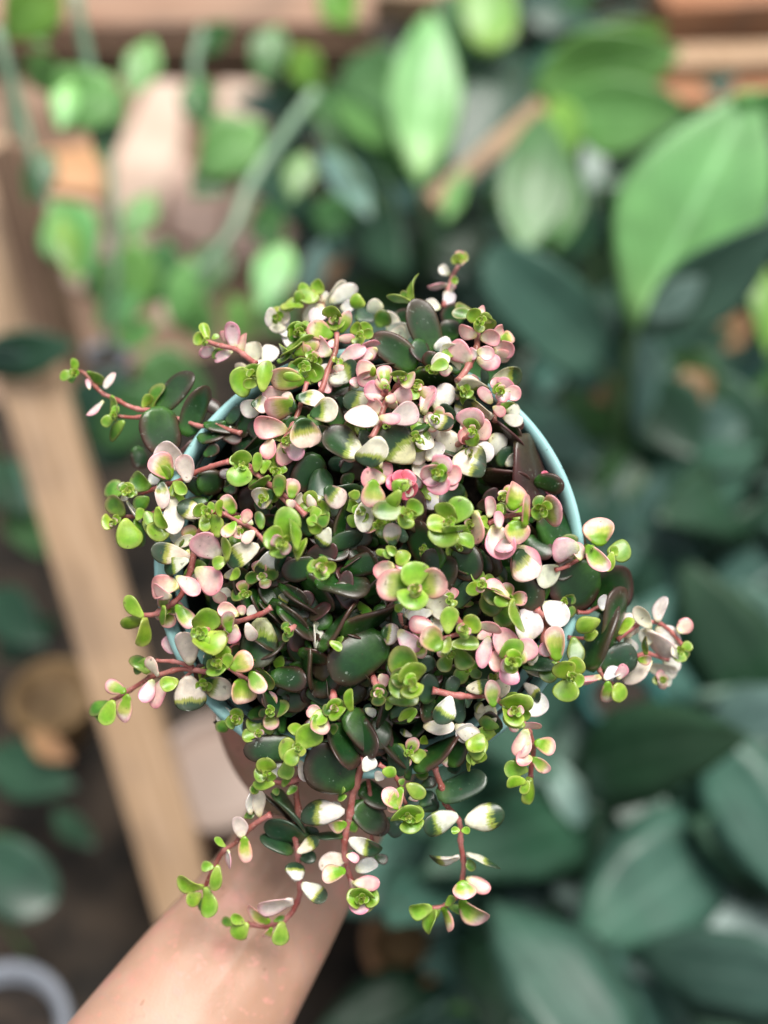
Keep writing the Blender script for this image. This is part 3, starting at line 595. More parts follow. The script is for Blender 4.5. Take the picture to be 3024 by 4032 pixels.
# R x y r  = growing tip (cup of small young leaves) ; "kind tx ty w" = leaf from that tip outwards
# "kind bx by tx ty w" = leaf from base to tip ; S w x y x y ... = stem ; trailing hN = height offset in mm
DATA = '''
@A
S 34 690 1105 560 1095 450 1045 350 1000 290 950 230 870 160 850 h0
S 30 690 1105 560 1150 450 1145 h0
S 34 690 1105 830 1160 960 1205 1080 1210 1240 1260 h-3
R 150 860 34
G 62 890 70; G 150 768 62; g 135 925 58
g 240 850 315 935 52; S 355 965 378 858 66; P 255 970 236 905 34; P 345 1045 232 1125 50; g 390 1010 478 1138 66
R 410 1140 26
G 335 1195 72; G 430 1075 50
g 480 1175 355 1275 82
D 690 1105 900 855 165 h2; D 700 1085 735 1390 255 h8; D 870 1270 1000 955 165 h3; G 600 1090 655 1005 62 h-6; g 660 1100 705 930 60 h-6
D 1000 1190 1210 1212 66; D 960 1300 1145 1222 95; B 1120 1260 1240 1300 90 h-4; D 1000 1400 1090 1340 80 h-6; D 560 1340 600 1480 110 h-16
W 870 1490 710 1345 165; U 790 1545 648 1425 160 h3; S 895 1575 870 1395 118 h4
S 38 1165 1440 1050 1470 940 1510 870 1545 760 1590 600 1640 500 1640 h1
D 955 1590 1130 1560 165 h2; d 1060 1640 960 1650 150 h-6
S 40 1340 805 1260 740 1200 700 1120 680 1020 652 h6
P 1200 705 1180 530 100; P 1165 665 1115 590 56; P 1245 735 1270 605 62; G 1020 652 995 532 62
R 1010 652 30
G 935 625 95; P 1075 700 975 735 72; P 1190 715 1075 762 62; G 1050 640 1095 612 36; g 1130 690 1060 760 50
R 1480 500 50 h-16
W 1400 500 120; W 1560 480 110; W 1480 590 110; Y 1490 430 80; W 1550 620 90 h-18
W 1560 700 1540 560 80 h-14; G 1500 440 1640 400 60 h-12; G 1660 360 1590 370 80 h-12
W 1330 800 1350 665 125 h-8; W 1390 800 1460 690 110 h-8; W 1280 820 1205 820 56 h-4; W 1345 870 1400 790 90 h-2
R 1325 885 50
G 1185 935 185; G 1300 805 110; G 1385 985 1412 785 105 h4; g 1360 900 1445 800 100 h-2; G 1370 905 1262 945 62 h4
U 1655 915 1438 895 155 h4; G 1640 900 1520 880 66 h7
R 1620 590 50
G 1560 560 110; G 1700 560 90; g 1640 680 70
G 1660 640 1490 720 50 h1; g 1480 790 1600 740 50; G 1600 760 1480 700 50 h-2; U 1590 740 1700 700 80
U 1600 1060 1405 1095 155 h2; P 1560 1010 1390 1000 110; W 1385 1050 1255 1120 115; X 1310 1060 1415 1080 100 h1
P 1545 1240 1335 1190 150 h2; X 1545 1165 1660 1260 150 h1; P 1440 1290 1420 1420 110; P 1590 1300 1600 1420 110; X 1500 1430 1520 1290 200 h-3
D 1440 1260 1290 1210 120 h-6; D 1440 1340 1195 1350 180 h-4; D 1400 1330 1420 1440 150 h-4; D 1300 1100 1230 1270 110 h-8; D 1660 1330 1520 1430 80 h-6
R 1250 1460 42
G 1240 1370 130 h2; G 1215 1590 165 h1; G 1170 1420 80
S 36 1270 1470 1380 1550 1470 1640 1550 1720 h3
G 1340 1510 1355 1385 66; G 1380 1520 1420 1430 75; g 1440 1540 1310 1625 64; G 1490 1650 1495 1525 90; U 1560 1660 1580 1555 90
D 1660 1390 1580 1600 170 h-3; D 1540 1480 1450 1560 100 h-10
@B
W 290 420 420 265 95 h-14; W 330 405 495 295 105 h-12; W 300 400 280 330 70 h-14; G 260 370 120 355 110 h-14; G 270 350 250 255 100 h-14; G 200 400 140 300 80 h-15
W 290 420 150 490 95 h-12; W 300 440 215 520 100 h-10; W 400 440 480 420 80 h-10; P 290 390 210 340 60 h-14; Y 100 430 10 440 60 h-16
G 560 420 465 380 90 h-8; W 680 430 575 420 100 h-10; d 500 520 600 460 130 h-14; S 30 270 380 290 430 320 500 h-14
W 780 560 690 470 120 h-12; W 700 560 860 600 110 h-12; W 820 680 760 580 130 h-11; g 640 560 700 460 110 h-14; D 830 560 790 450 110 h-12
R 360 500 40
G 350 435 125 h2; G 390 575 120; U 350 615 185 560 118; U 400 600 470 468 90; G 370 590 310 530 80 h-2
S 40 380 600 365 720 320 850 270 990 h4
P 375 640 490 630 56; P 360 640 330 690 60; P 340 740 225 660 120; P 390 780 550 690 90; P 350 820 442 850 62; V 330 920 500 835 120; W 320 880 280 810 80; P 330 870 270 990 90 h-4; P 450 780 640 660 100 h-4
R 370 775 26
Y 345 770 40; G 410 800 46
R 525 610 36
G 490 535 90; G 590 545 95; G 520 680 90; G 610 600 70
P 640 700 560 760 80; P 610 760 510 730 80
R 110 600 36
G 110 530 125; g 70 650 90; U 190 640 100
G 60 720 230 640 70; U 180 750 200 620 100; B 190 545 300 520 50 h-8
R 220 765 46
G 180 720 66; G 270 780 70; G 215 820 70
R 160 830 46
G 150 762 120; G 290 870 110; G 220 920 100; g 60 830 100
S 40 175 920 150 1020 90 1200 30 1310 h4
X 110 1020 305 1035 112 h5; X 200 1130 390 1110 145 h4; X 150 1150 145 1312 210 h6; X 110 1090 0 1050 140 h4; W 180 1300 300 1240 110; S 90 1280 130 1370 120; P 0 1330 70 1410 150
P 630 850 505 830 130 h6; P 640 910 520 870 120 h2; P 510 960 490 890 70; G 640 850 590 860 60 h7
D 480 1080 560 930 150 h-6; V 640 1100 430 1020 150 h0
S 44 720 990 690 1080 650 1200 600 1290 h8
R 700 950 24 h8
U 690 960 690 812 100 h8; U 720 980 640 900 80 h7; R 800 890 30 h8
G 780 845 100 h9; U 872 930 110 h8; Y 745 890 60 h8
P 690 1010 555 985 110 h6; P 660 1080 575 940 120 h5; P 740 1020 860 1000 120 h6; P 690 1030 760 1030 66 h9; S 650 1180 438 1150 165 h6; S 720 1160 905 1110 150 h6; P 650 1150 790 1165 80 h9; P 660 1130 620 1050 110 h5; P 760 1040 720 1080 90 h5
D 1020 745 880 395 205 h4; D 895 820 615 630 190 h5; D 870 885 1140 925 80 h2; G 860 395 840 225 74 h-4; G 860 395 705 378 62 h-4; g 850 400 800 330 50 h-5
D 960 780 1110 700 170 h-3; D 900 640 950 800 130 h-6; W 1010 700 1120 660 90 h0; D 1090 780 1180 820 90 h-2; G 1130 690 1080 760 70 h1; W 820 760 900 720 80 h-1; D 1075 850 955 735 120 h9; W 1110 755 1000 810 105 h8; G 985 835 1100 790 80 h8; D 1190 850 1085 760 110 h9; P 1130 830 1050 850 80 h7
R 895 950 34
G 920 905 70; G 870 985 60; g 840 920 60
U 860 1010 985 985 85 h-1; P 930 1120 1000 950 90; G 850 970 900 1030 70
S 36 1070 430 1100 320 1130 230 1170 150 h-18
R 1175 115 40 h-18
Y 1130 110 80 h-18; Y 1220 120 80 h-18; Y 1180 70 70 h-18
P 1100 290 975 275 56 h-18; W 1110 220 1050 165 62 h-18; G 1120 260 1165 255 50 h-18; W 1080 330 1130 400 80 h-17; P 1120 330 1140 270 40 h-18
D 1180 540 1080 440 150 h-13; g 1160 500 1230 430 110 h-12; D 1130 650 1090 520 130 h-13; B 1160 600 1090 560 90 h-12; W 1050 440 940 400 80 h-16
S 50 1300 580 1290 700 1240 810 1170 920 h8
R 1320 520 34 h10
G 1240 455 100 h9; Y 1370 480 90 h10; G 1410 545 90 h9; G 1290 590 80 h9; g 1270 470 1130 480 80 h2; P 1290 460 1340 460 60 h6
P 1290 620 1170 580 100 h8; P 1310 630 1440 620 110 h8; P 1400 640 1450 580 110 h6; U 1440 640 1540 610 90 h6; P 1290 720 1400 740 90 h10; P 1300 730 1230 740 80 h9; P 1250 790 1120 680 140 h6; W 1230 800 1080 660 130 h3; P 1290 770 1430 800 110 h5; P 1400 690 1535 700 120 h4; P 1400 730 1500 770 100 h3; W 1160 870 1130 760 90 h2; V 1385 910 1562 860 120 h0; d 1345 960 1325 840 60 h2
R 1445 975 46 h6
P 1500 905 110; P 1572 1010 100; P 1400 900 80; G 1400 950 80; P 1470 1045 90; G 1500 1000 70
P 1390 1060 1310 960 80 h5; V 1235 880 1250 1030 205 h8; V 1395 1150 1230 1035 78 h3; P 1395 1080 1470 1130 66 h6; S 32 1440 1050 1415 1100 1405 1180 h3
W 1460 1150 1585 1180 80 h1; W 1480 1110 1575 1110 80 h0; g 1440 1070 1540 1090 80 h-4; W 1020 1110 1110 950 132; P 940 1130 1000 960 80 h2; V 970 1140 1110 1215 112 h4; V 1170 1150 1200 1035 90 h-4
S 30 910 1060 950 1120 1010 1130 h-4; W 900 1160 1010 1280 120 h-2
R 1265 1240 40 h5
G 1260 1165 115 h4; G 1278 1335 105 h4; P 1255 1100 180 h2; P 1170 1285 110 h2; P 1375 1240 140 h1; W 1190 1200 100 h0
W 1200 1330 1025 1310 175 h-2; W 1270 1360 1390 1390 130 h-1; W 1370 1280 1480 1350 150 h-3; W 960 1430 1065 1330 110 h-3; W 940 1230 960 1370 120 h-2; W 930 1330 880 1450 130 h-5; W 880 1440 960 1560 120 h-8
V 1130 1430 1335 1500 230 h2
R 1035 1510 58 h6
P 1090 1415 150; P 935 1490 130; P 1185 1530 140; P 1050 1650 130; P 960 1590 120; P 1150 1610 100; g 1000 1450 70 h7; g 1080 1560 80 h7
N 870 1440 690 1240 235 h0; V 645 1275 640 1455 205 h9; W 660 1480 600 1420 150 h0; N 540 1380 290 1330 225 h3; D 240 1385 140 1620 210 h3; d 300 1530 225 1610 90 h-2; D 470 1240 330 1210 200 h-6; D 600 1230 400 1120 230 h-9
B 1340 1160 1590 1345 110 h-3; B 1330 1530 1620 1560 110 h-6; D 1330 1420 1560 1460 150 h-12; W 1480 1420 1560 1340 90 h-14; D 1480 1180 1560 1300 100 h-10
D 480 900 360 990 90 h-4; D 260 990 450 960 80 h-1; W 430 920 330 880 90 h-2
@C
B 270 510 330 970 160 h2; B 0 770 295 830 130 h-1; B 0 940 100 880 70 h-4; d 90 700 240 640 120 h-10; W 150 720 250 640 90 h-12; D 20 560 150 720 120 h-12
R 430 820 26 h-12
H 390 760 46; H 485 850 46; H 430 900 44; H 390 860 40; H 470 780 36
S 36 40 1095 150 1050 320 1030 h6
R 390 1005 62 h9
U 520 1010 205 h6; g 350 925 90 h6
U 195 1010 210 832 152 h7; U 270 1120 275 915 80 h9; U 200 1080 235 1205 155 h6; P 110 1135 100 1020 66 h8; P 40 1060 65 930 76 h5; g 150 1030 85 985 80 h4; G 20 1110 0 1050 50; G 40 1110 10 1140 40
D 420 1260 560 1035 330 h-7; P 70 1110 150 1320 185 h4; P 170 1180 130 1300 110 h6; V 130 1250 190 1310 90 h5
X 215 1275 350 1435 215 h3; W 500 1380 355 1470 140 h0; W 440 1520 320 1510 140 h-5; D 280 1190 440 1310 130 h-3; D 60 1330 180 1460 190 h-8
S 30 740 1280 690 1300 560 1370 480 1400 h3
R 720 1265 26 h6
U 765 1245 765 1070 190 h6; P 630 1260 462 1275 155 h5; P 640 1340 600 1220 80 h6; U 680 1240 800 1395 110 h9; G 690 1230 660 1290 60; G 815 1290 965 1260 135 h6; G 850 1280 815 1405 66 h8; G 880 1310 850 1250 50 h8
D 740 1390 480 1600 310 h4; D 690 1620 960 1430 300 h-1; D 430 1560 130 1440 200 h-1; g 180 1580 20 1560 110 h1
@D
R 500 140 46 h2
g 440 100 70; G 530 100 70; g 560 160 60; W 470 200 50
g 650 120 535 50 125; g 470 150 360 110 130 h-8; g 480 300 375 185 115 h1; g 640 180 560 250 96 h2; X 720 70 735 240 96 h6; W 640 90 700 50 80; G 660 20 790 10 90 h2; G 800 80 890 150 80
W 800 180 805 405 130 h3; G 820 80 790 170 60; G 700 240 740 380 66 h5; W 780 420 860 470 90 h-4; W 800 500 930 440 70 h-2; d 880 100 800 150 70
S 32 800 240 690 270 580 300 480 310 420 335 h1
R 410 345 30
G 335 345 100; G 445 300 60
G 490 320 520 498 155 h4; g 560 320 600 490 66; W 500 200 556 350 30 h4; G 700 300 620 340 110; G 700 470 640 300 110 h-2; G 780 400 640 420 130 h1; W 660 330 690 400 80 h2; G 560 330 600 260 60
V 1000 300 840 220 120 h1; D 1030 210 850 240 90 h0; W 1000 320 870 310 60 h-2
R 1015 275 46 h5
G 935 255 100; G 1070 240 80; G 1000 400 80; G 1100 440 1050 300 110 h3; G 1105 310 1095 200 60 h6
S 34 1110 270 1230 340 1330 400 1450 525 h3
U 1190 290 1150 165 110 h5; P 1260 350 1300 265 80 h5; U 1210 340 1125 430 80 h4; P 1230 370 1195 440 80 h3; S 1330 400 1255 470 76 h5; g 1380 390 1350 275 70 h1; P 1320 360 1240 280 60
S 40 1310 10 1440 100 1550 190 1660 295 h4
g 1430 40 1310 130 60 h5; g 1490 180 1490 35 90 h4; U 1570 190 1580 65 90 h4; X 1460 150 1320 180 140 h3; g 1420 200 1410 250 70; W 1590 220 1660 180 90; D 1530 240 1400 310 80 h-3; P 1540 200 1590 240 60 h6
R 1515 480 60 h8
G 1550 255 170 h6; G 1410 410 150; G 1610 530 1575 320 80 h10; G 1500 570 130; Y 1450 450 90; G 1590 500 1680 540 150 h4
S 46 1040 260 990 350 950 470 920 640 870 780 810 860 700 940 600 955 h2
P 1110 570 950 430 165 h2; V 910 570 668 520 130 h3; V 905 590 722 640 100 h6; P 945 645 1120 770 165 h3; P 840 760 640 765 140 h4; P 790 830 660 800 90 h6; P 820 695 970 810 96 h8; g 735 885 740 1008 58 h5; U 820 885 925 1020 110 h2; P 900 520 860 620 60; G 1170 720 1250 660 60 h1
G 605 965 480 845 96 h0; G 600 960 470 1050 90 h-2; G 620 965 597 1148 70 h1
R 975 1065 52 h8
G 1035 910 185; G 1060 1190 215; G 920 1070 80; G 1040 1090 990 1130 60 h9
S 38 1040 1030 1200 1000 1370 940 1440 900 h3
P 1230 950 1100 900 90 h4; P 1250 950 1250 885 60 h4; U 1170 1065 1150 920 86 h6; P 1210 1010 1180 1135 78 h5; S 1280 1000 1320 1120 80 h6; N 1380 965 1350 1275 240 h0; W 1290 960 1330 890 70
W 915 1275 865 1040 140 h2; P 1150 1090 1160 1020 60 h3
R 1095 1270 46 h5
G 1080 1345 130; G 1140 1150 90; G 1020 1290 80; U 1170 1290 1315 1235 140 h4; G 1150 1300 1160 1200 70 h5
S 34 1150 1290 1240 1350 1330 1385 h1
U 1240 1365 1228 1525 175 h3; U 1300 1320 1390 1450 110 h3
S 40 1060 1330 920 1305 800 1310 650 1360 520 1440 390 1515 h0
S 32 930 1290 800 1250 690 1245 h1
S 26 930 1310 860 1365 h0
V 900 1345 915 1565 205 h4; G 830 1370 740 1420 100 h3; P 750 1365 655 1540 95 h1; P 670 1370 600 1510 100 h3; S 700 1350 630 1230 56 h5; g 640 1330 560 1210 100 h0; g 620 1230 550 1330 60 h1
U 490 1455 365 1385 90 h2; G 410 1505 355 1655 112 h3; U 500 1465 465 1645 105 h2; g 380 1515 248 1565 88 h0; g 300 1560 300 1650 50 h-1
D 1625 555 1405 730 175 h-1; V 1360 495 1165 600 145 h4; V 1450 530 1370 680 140 h0; G 1150 600 1145 445 64 h5; G 1150 590 1060 620 84 h4; W 1130 700 1240 660 70 h2; D 1480 770 1300 700 120 h-6; W 1090 850 1170 790 80 h-4; P 1060 790 1130 860 80 h-4
D 1110 860 1320 760 180 h-2; D 1310 780 1415 955 96 h2; d 1130 870 1200 850 60; D 1450 760 1680 860 130 h-1; D 1430 860 1680 1060 110 h2; D 1380 970 1500 1110 100 h2; D 1500 860 1680 960 100 h0
R 1545 1050 28 h0
g 1520 1000 60; g 1580 1080 60; g 1530 1120 50
D 1650 1530 1395 1410 180 h-2; X 1000 1370 1150 1460 140 h-4; D 1390 1290 1525 1330 90 h-4; D 1520 1180 1640 1320 80 h-6; g 1330 1290 1480 1370 80 h-5; D 1530 1340 1680 1400 140 h-10
R 1205 1625 30 h-2
G 1150 1640 60; G 1240 1580 70; G 1220 1670 50; g 1170 1600 50
@E
R 800 100 60 h2
H 700 90 120; H 760 20 110; H 880 40 120; H 900 130 110; H 830 190 100; H 860 110 90; B 870 30 920 120 70 h3
G 840 70 750 130 90 h8; G 790 130 700 295 96 h9; W 800 170 860 120 80 h6
R 828 285 48 h8
G 925 225 120; G 810 375 110; G 900 290 70; g 620 260 120
g 735 300 640 225 90 h2
U 620 65 595 232 145 h5; P 700 60 535 55 125 h3; W 570 200 505 375 132 h3; X 300 110 425 215 150 h2; G 450 160 520 160 60; g 490 130 480 200 50
V 170 170 290 260 130 h-2; S 190 160 215 260 66 h2; G 215 240 260 315 80 h2; G 180 330 240 330 80 h3; G 190 350 270 400 80 h3; g 320 270 270 370 80 h-2; V 330 380 250 490 110 h-1; W 240 520 310 500 60 h-4
D 385 475 425 185 115 h2; D 355 500 592 425 140 h0; D 530 390 670 330 60 h-2; D 600 440 740 330 90 h-2; X 745 500 725 355 112 h3; G 720 550 640 540 50 h2; G 700 500 760 550 60 h3; G 720 580 690 520 60 h3
D 1050 650 860 360 215 h3; D 1200 110 1040 200 160 h-2; D 930 120 1000 280 120 h-8; W 1030 150 960 240 110 h-7
R 1110 345 50 h8
G 1095 215 160 h6; G 1225 200 150; G 1040 480 190; G 1070 400 1215 350 70 h10; G 970 370 120
G 1130 430 1270 480 100 h4; D 1180 490 1270 710 200 h5; D 1290 520 1330 690 150 h0; P 1280 265 1290 475 96 h6; G 1310 300 1350 390 50; g 1300 380 1330 300 50; G 1460 230 1410 290 70 h2
R 275 640 44 h8
G 185 640 90; G 365 625 90; G 270 715 100; G 255 575 100; Y 320 690 70; Y 220 600 70
D 235 710 575 790 150 h2; D 425 650 700 590 140 h0; D 255 545 450 550 72 h2; D 135 670 360 895 120 h-1; D 60 560 20 740 150 h-1; D 140 560 180 680 120 h-5
R 885 770 50 h11
G 860 610 180 h9; U 650 750 210 h7; U 1085 720 200 h7; G 860 905 200 h8; Y 900 830 90 h10
P 750 620 630 690 130 h2; P 840 640 770 600 90 h2; G 760 540 840 600 110 h-2; G 760 880 795 920 60 h2
S 30 790 930 810 1010 840 1030 h0
W 950 860 1130 900 175 h2; W 1000 930 850 950 84 h5; P 1010 1040 855 990 120 h6; P 780 1045 905 1175 115 h4; X 670 1060 775 1080 140 h3; d 1090 790 1210 700 130 h-2; d 1140 900 1270 720 110 h-1; W 820 960 860 920 70 h0
R 1210 1045 38 h7
G 1300 975 130; Y 1160 1030 70; G 1200 1105 70; G 1290 1030 70
G 1100 1070 1110 900 110 h6; U 1060 1170 930 1060 160 h6; G 1110 1140 1290 1140 90 h5; Y 1110 1090 1090 1200 66 h2; g 1150 1170 1250 1280 120 h2; P 1290 1020 1450 1010 84 h4; S 32 1040 1100 1160 1075 1220 1060 h4; P 1290 1100 1380 1060 70 h-1; W 1020 960 1070 1060 90 h0
D 395 1070 775 930 175 h4; D 700 1110 350 1330 310 h6; D 385 1170 245 1470 150 h1; D 265 1180 465 860 90 h3; W 240 990 225 1160 80 h-3; D 170 1110 207 1430 84 h2; D 0 870 230 1110 110 h3; D 0 740 280 930 120 h0; D 210 1540 555 1440 175 h0; D 0 1600 130 1420 190 h-2; D 30 1230 170 1350 80 h-5; D 120 1170 140 1090 70 h-4
G 330 1120 400 1180 60 h-2; g 420 1090 340 1150 60 h-3; D 600 1100 420 1120 80 h-4
R 860 1390 62 h11
g 780 1170 180 h7; G 850 1265 190 h9; G 730 1440 150; G 880 1480 150; g 740 1330 130
g 700 1500 900 1490 110 h4; P 650 1340 710 1400 90 h1
R 650 1460 36 h2
g 650 1400 80; g 650 1540 90; g 600 1450 60; g 705 1460 60
d 960 1530 980 1340 115 h4; d 890 1290 1005 1240 110 h2; d 860 1190 1000 1200 70 h0; D 1000 1350 1270 1310 90 h2; D 1210 1390 1370 1310 110 h1; V 1220 1430 1370 1400 90 h3
R 1525 1255 62 h11
G 1500 1120 165 h9; P 1440 1050 150 h6; P 1655 1120 150 h6; P 1375 1240 150 h6; P 1470 1390 140 h6; U 1600 1180 110 h8; U 1450 1280 110 h8
P 1365 1085 1320 1285 100 h3; W 1640 1280 1680 1200 120 h0; W 1290 1290 1360 1250 90 h-4
g 1450 820 1330 920 150 h0; g 1500 870 1430 1010 130 h-1; G 1520 840 1520 1050 60 h4; G 1510 880 1400 850 70 h3; P 1500 830 1350 740 70 h3; U 1380 780 1510 830 50 h4
P 1540 500 1660 680 200 h2; D 1450 660 1690 890 200 h0; D 1270 580 1420 680 160 h-9; D 1160 560 1040 640 140 h-8
S 46 1000 1445 1180 1470 1360 1480 1460 1525 h4
d 1110 1470 1150 1350 90 h4; d 1230 1420 1230 1550 50 h6; d 1170 1480 1175 1650 90 h3; V 1120 1480 1040 1650 130 h4; U 1400 1550 1380 1380 96 h7; W 1430 1490 1470 1380 100 h2; d 1420 1420 1340 1490 60; W 1440 1390 1400 1500 70
R 1545 1580 44 h8
G 1550 1470 200 h6; G 1500 1650 150; G 1640 1600 80
R 360 1555 34 h3
G 330 1510 100; G 390 1620 130; g 400 1500 90; g 290 1590 80
G 470 1580 425 1450 60 h5; P 280 1600 190 1560 86 h3; G 200 1640 310 1620 110 h4; d 600 1590 560 1540 60 h-2; W 560 1560 630 1600 60 h-3; G 700 1570 725 1510 50; d 740 1640 850 1540 120 h0; D 620 1560 760 1650 50 h-3; G 780 1640 880 1560 60 h1; G 840 1650 890 1560 50
@F
W 440 550 475 338 180 h3; W 560 290 710 420 150 h0; g 540 580 440 620 110 h-2; W 440 700 590 730 170 h-4
S 44 520 330 580 420 560 540 650 680 720 760 h0
U 655 670 640 445 125 h6; P 640 610 535 585 86 h5; g 760 510 780 680 110 h0; g 660 680 560 790 120 h-1; G 930 400 800 470 110 h0; G 920 480 830 500 80 h-4
R 745 775 40 h7
G 660 680 150; G 790 650 120 h6; G 690 925 155 h5; G 825 810 80; Y 720 750 60
D 850 730 1000 295 150 h4; D 970 570 1105 210 140 h6; d 950 740 1140 580 175 h4; S 30 780 350 850 350 930 320 h0; W 950 340 940 240 60 h4; B 990 300 1000 350 60 h3; S 28 720 515 850 520 h-2; G 1060 500 1110 380 60 h2
S 34 930 680 930 730 960 790 1010 820 h2
P 940 770 802 872 66 h2; W 960 790 1060 720 80 h4; P 1050 790 1090 690 70 h3; U 985 800 990 945 96 h2; G 1030 820 1100 915 120 h1; W 1000 740 980 800 60 h1
S 34 1050 530 1170 430 1250 415 1330 425 1410 480 1470 560 h0
W 1310 415 1338 248 100 h2; W 1265 455 1170 308 96 h3; W 1300 445 1465 570 130 h1; P 1440 480 1530 410 105 h0; W 1225 460 1390 640 96 h-2; g 1230 630 1245 510 56 h2; W 1110 520 1130 370 96 h-3; W 1070 490 1190 470 70 h-3; W 1260 560 1190 470 90 h-6
R 1460 600 30 h-2
G 1530 560 70; G 1450 670 90; W 1400 610 80; g 1510 640 60
S 36 1140 650 1250 620 1380 660 h-6
W 1270 665 1108 775 110 h2; U 1180 660 1260 650 70 h2; W 1240 700 1420 740 100 h-10; W 1350 660 1440 720 90 h-10; W 1100 510 1150 620 80 h-4
R 1345 790 30 h-12
Y 1280 800 60 h-12; W 1400 800 70 h-12; P 1350 850 60 h-12; P 1310 750 70 h-12
R 380 1000 38 h6
G 390 880 150; G 480 910 90; G 310 940 100; G 350 1090 140
W 430 1000 585 930 150 h2; P 420 1090 545 1080 60 h5; W 440 980 450 1020 50; P 400 1120 350 1090 60
S 44 420 1060 470 1130 495 1220 490 1330 480 1430 h2
P 455 1110 400 1290 115 h1; P 470 1200 430 1290 50 h4; U 505 1195 635 1250 105 h2; P 490 1300 390 1330 90 h5; U 490 1300 600 1390 80 h5
R 470 1440 20 h2
G 460 1380 310 1370 105 h0; G 450 1460 310 1440 80 h3; G 480 1430 475 1600 74 h3; G 470 1450 420 1530 60 h4; G 340 1340 470 1330 60 h-3
W 240 960 160 1080 130 h-2; g 270 1100 160 1070 80 h-1; W 130 1160 0 1110 130 h0; G 60 1200 180 1240 160 h2; G 100 1330 190 1270 70 h4; G 110 1350 80 1270 60 h4; G 75 1390 75 1300 40 h3; V 180 1000 100 950 70 h-6
@J
R 540 220 34 h0
G 555 150 80; G 590 230 60; G 490 260 80; G 580 190 50; g 480 230 440 300 90 h-2
B 400 240 500 235 50 h-3; D 625 195 820 150 84 h0; D 850 310 845 95 66 h1; D 740 20 990 120 160 h-2; D 830 320 600 250 160 h-4; D 960 420 612 420 180 h1; d 1010 30 1150 100 90 h-2
R 955 410 30 h8
G 1075 265 155 h7; G 830 420 140 h6; G 880 510 100; Y 990 450 60; Y 920 380 50
U 1060 190 1110 320 120 h5; P 1110 180 1010 170 86 h4; W 960 490 1010 620 76 h4; G 880 480 890 600 100 h2; W 840 540 800 500 60 h2; G 990 320 920 250 90 h2; g 1180 320 1190 250 50 h0
R 750 570 30 h4
G 740 480 130; G 670 600 90; W 830 550 80; G 800 610 70; G 690 530 70
G 800 640 660 650 70 h4; g 850 660 890 600 56 h3; g 880 710 945 660 50 h2; g 780 690 830 690 50
S 40 960 600 880 635 790 640 h2
D 1345 630 1020 440 300 h6; D 1255 190 1550 400 215 h6; D 1430 230 1650 540 140 h2; d 1250 300 1210 370 70 h-2; D 1090 400 1250 370 90 h-4
S 40 770 840 650 925 560 1000 470 1080 400 1190 335 1325 h4
W 645 840 630 658 80 h4; W 700 860 690 690 90 h2; W 585 995 560 855 96 h6; U 600 985 610 1150 96 h5; G 480 1050 405 1000 44 h4; P 495 1070 512 1190 42 h5; G 400 1190 325 1170 66 h4; G 430 1170 400 1332 80 h5; g 600 860 660 830 50
G 335 1315 165 1278 64 h4; G 320 1360 225 1410 86 h3; G 345 1315 378 1502 84 h5; g 300 1370 330 1450 50
D 670 680 905 895 100 h0; d 800 680 1000 950 100 h2; g 690 700 640 660 60 h2
S 44 930 640 950 800 940 990 950 1100 960 1250 945 1420 860 1530 740 1570 620 1560 h0
d 1025 1005 755 890 92 h4; d 915 1090 722 975 92 h4; V 945 1090 1085 1000 90 h5; d 960 1120 1065 1120 80 h3; V 945 1275 930 1160 145 h7; V 975 1290 1120 1400 110 h4; d 1000 920 1080 980 60 h2; d 900 1000 900 1060 60 h0
S 920 1405 697 1455 84 h5; U 770 1540 615 1500 70 h3; g 790 1540 860 1510 40 h2; G 625 1555 530 1640 110 h3; G 600 1550 520 1500 70 h2; g 530 1560 455 1530 60 h0; G 850 1540 820 1690 105 h4; W 800 1600 830 1680 70 h4; U 780 1580 740 1660 60 h3
S 54 1390 460 1330 650 1290 820 1260 1000 1260 1130 1310 1290 h2
V 1255 820 995 810 160 h5; W 1240 830 1160 780 80 h0; U 1270 900 1160 930 90 h2; d 1255 985 1055 985 68 h5; D 1305 790 1515 930 180 h6; V 1285 1000 1480 1090 120 h5; P 1265 1110 1350 1130 60 h7; W 1265 1120 1100 1180 120 h3; U 1260 1200 1120 1270 110 h5; W 1330 1210 1460 1150 100 h4; D 1450 1110 1530 1150 66 h1; d 1280 1080 1340 1110 50 h2; g 1340 880 1290 950 70 h0; W 1000 880 970 820 60 h0
P 1310 1290 1480 1290 90 h7; P 1330 1300 1310 1330 130 h6
R 1370 1390 44 h8
G 1275 1400 120; G 1475 1390 120; G 1380 1320 150; P 1340 1490 130; g 1430 1460 110
g 1260 680 1210 680 60 h3; g 1270 720 1210 740 50 h2; W 1380 560 1440 470 90 h7; G 1500 560 1590 570 80 h5; W 1460 620 1500 570 70 h3
@K
S 40 400 430 480 480 540 560 580 650 620 760 h6
U 560 800 450 640 130 h8; U 590 620 500 820 110 h7; G 620 600 770 690 120 h7; P 640 720 720 700 60 h6; g 560 560 600 600 60 h5
R 640 870 54 h8
G 680 990 180 h6; G 540 850 120; G 760 830 140; G 600 780 240 h7
D 180 750 450 980 200 h4; D 250 600 480 780 200 h-2; d 440 880 580 1000 130 h0; d 730 770 850 680 110 h2; d 760 820 880 740 90 h2
D 700 490 1025 185 185 h6; D 960 440 1090 230 170 h2; d 870 690 1265 560 215 h7; D 640 560 670 250 90 h0; D 740 620 860 560 90 h-2; d 960 480 1060 440 110 h-2; D 660 220 770 60 90 h-2
S 52 860 460 900 620 940 750 1040 890 1070 1050 1080 1200 1080 1400 1040 1520 940 1590 825 1610 h3
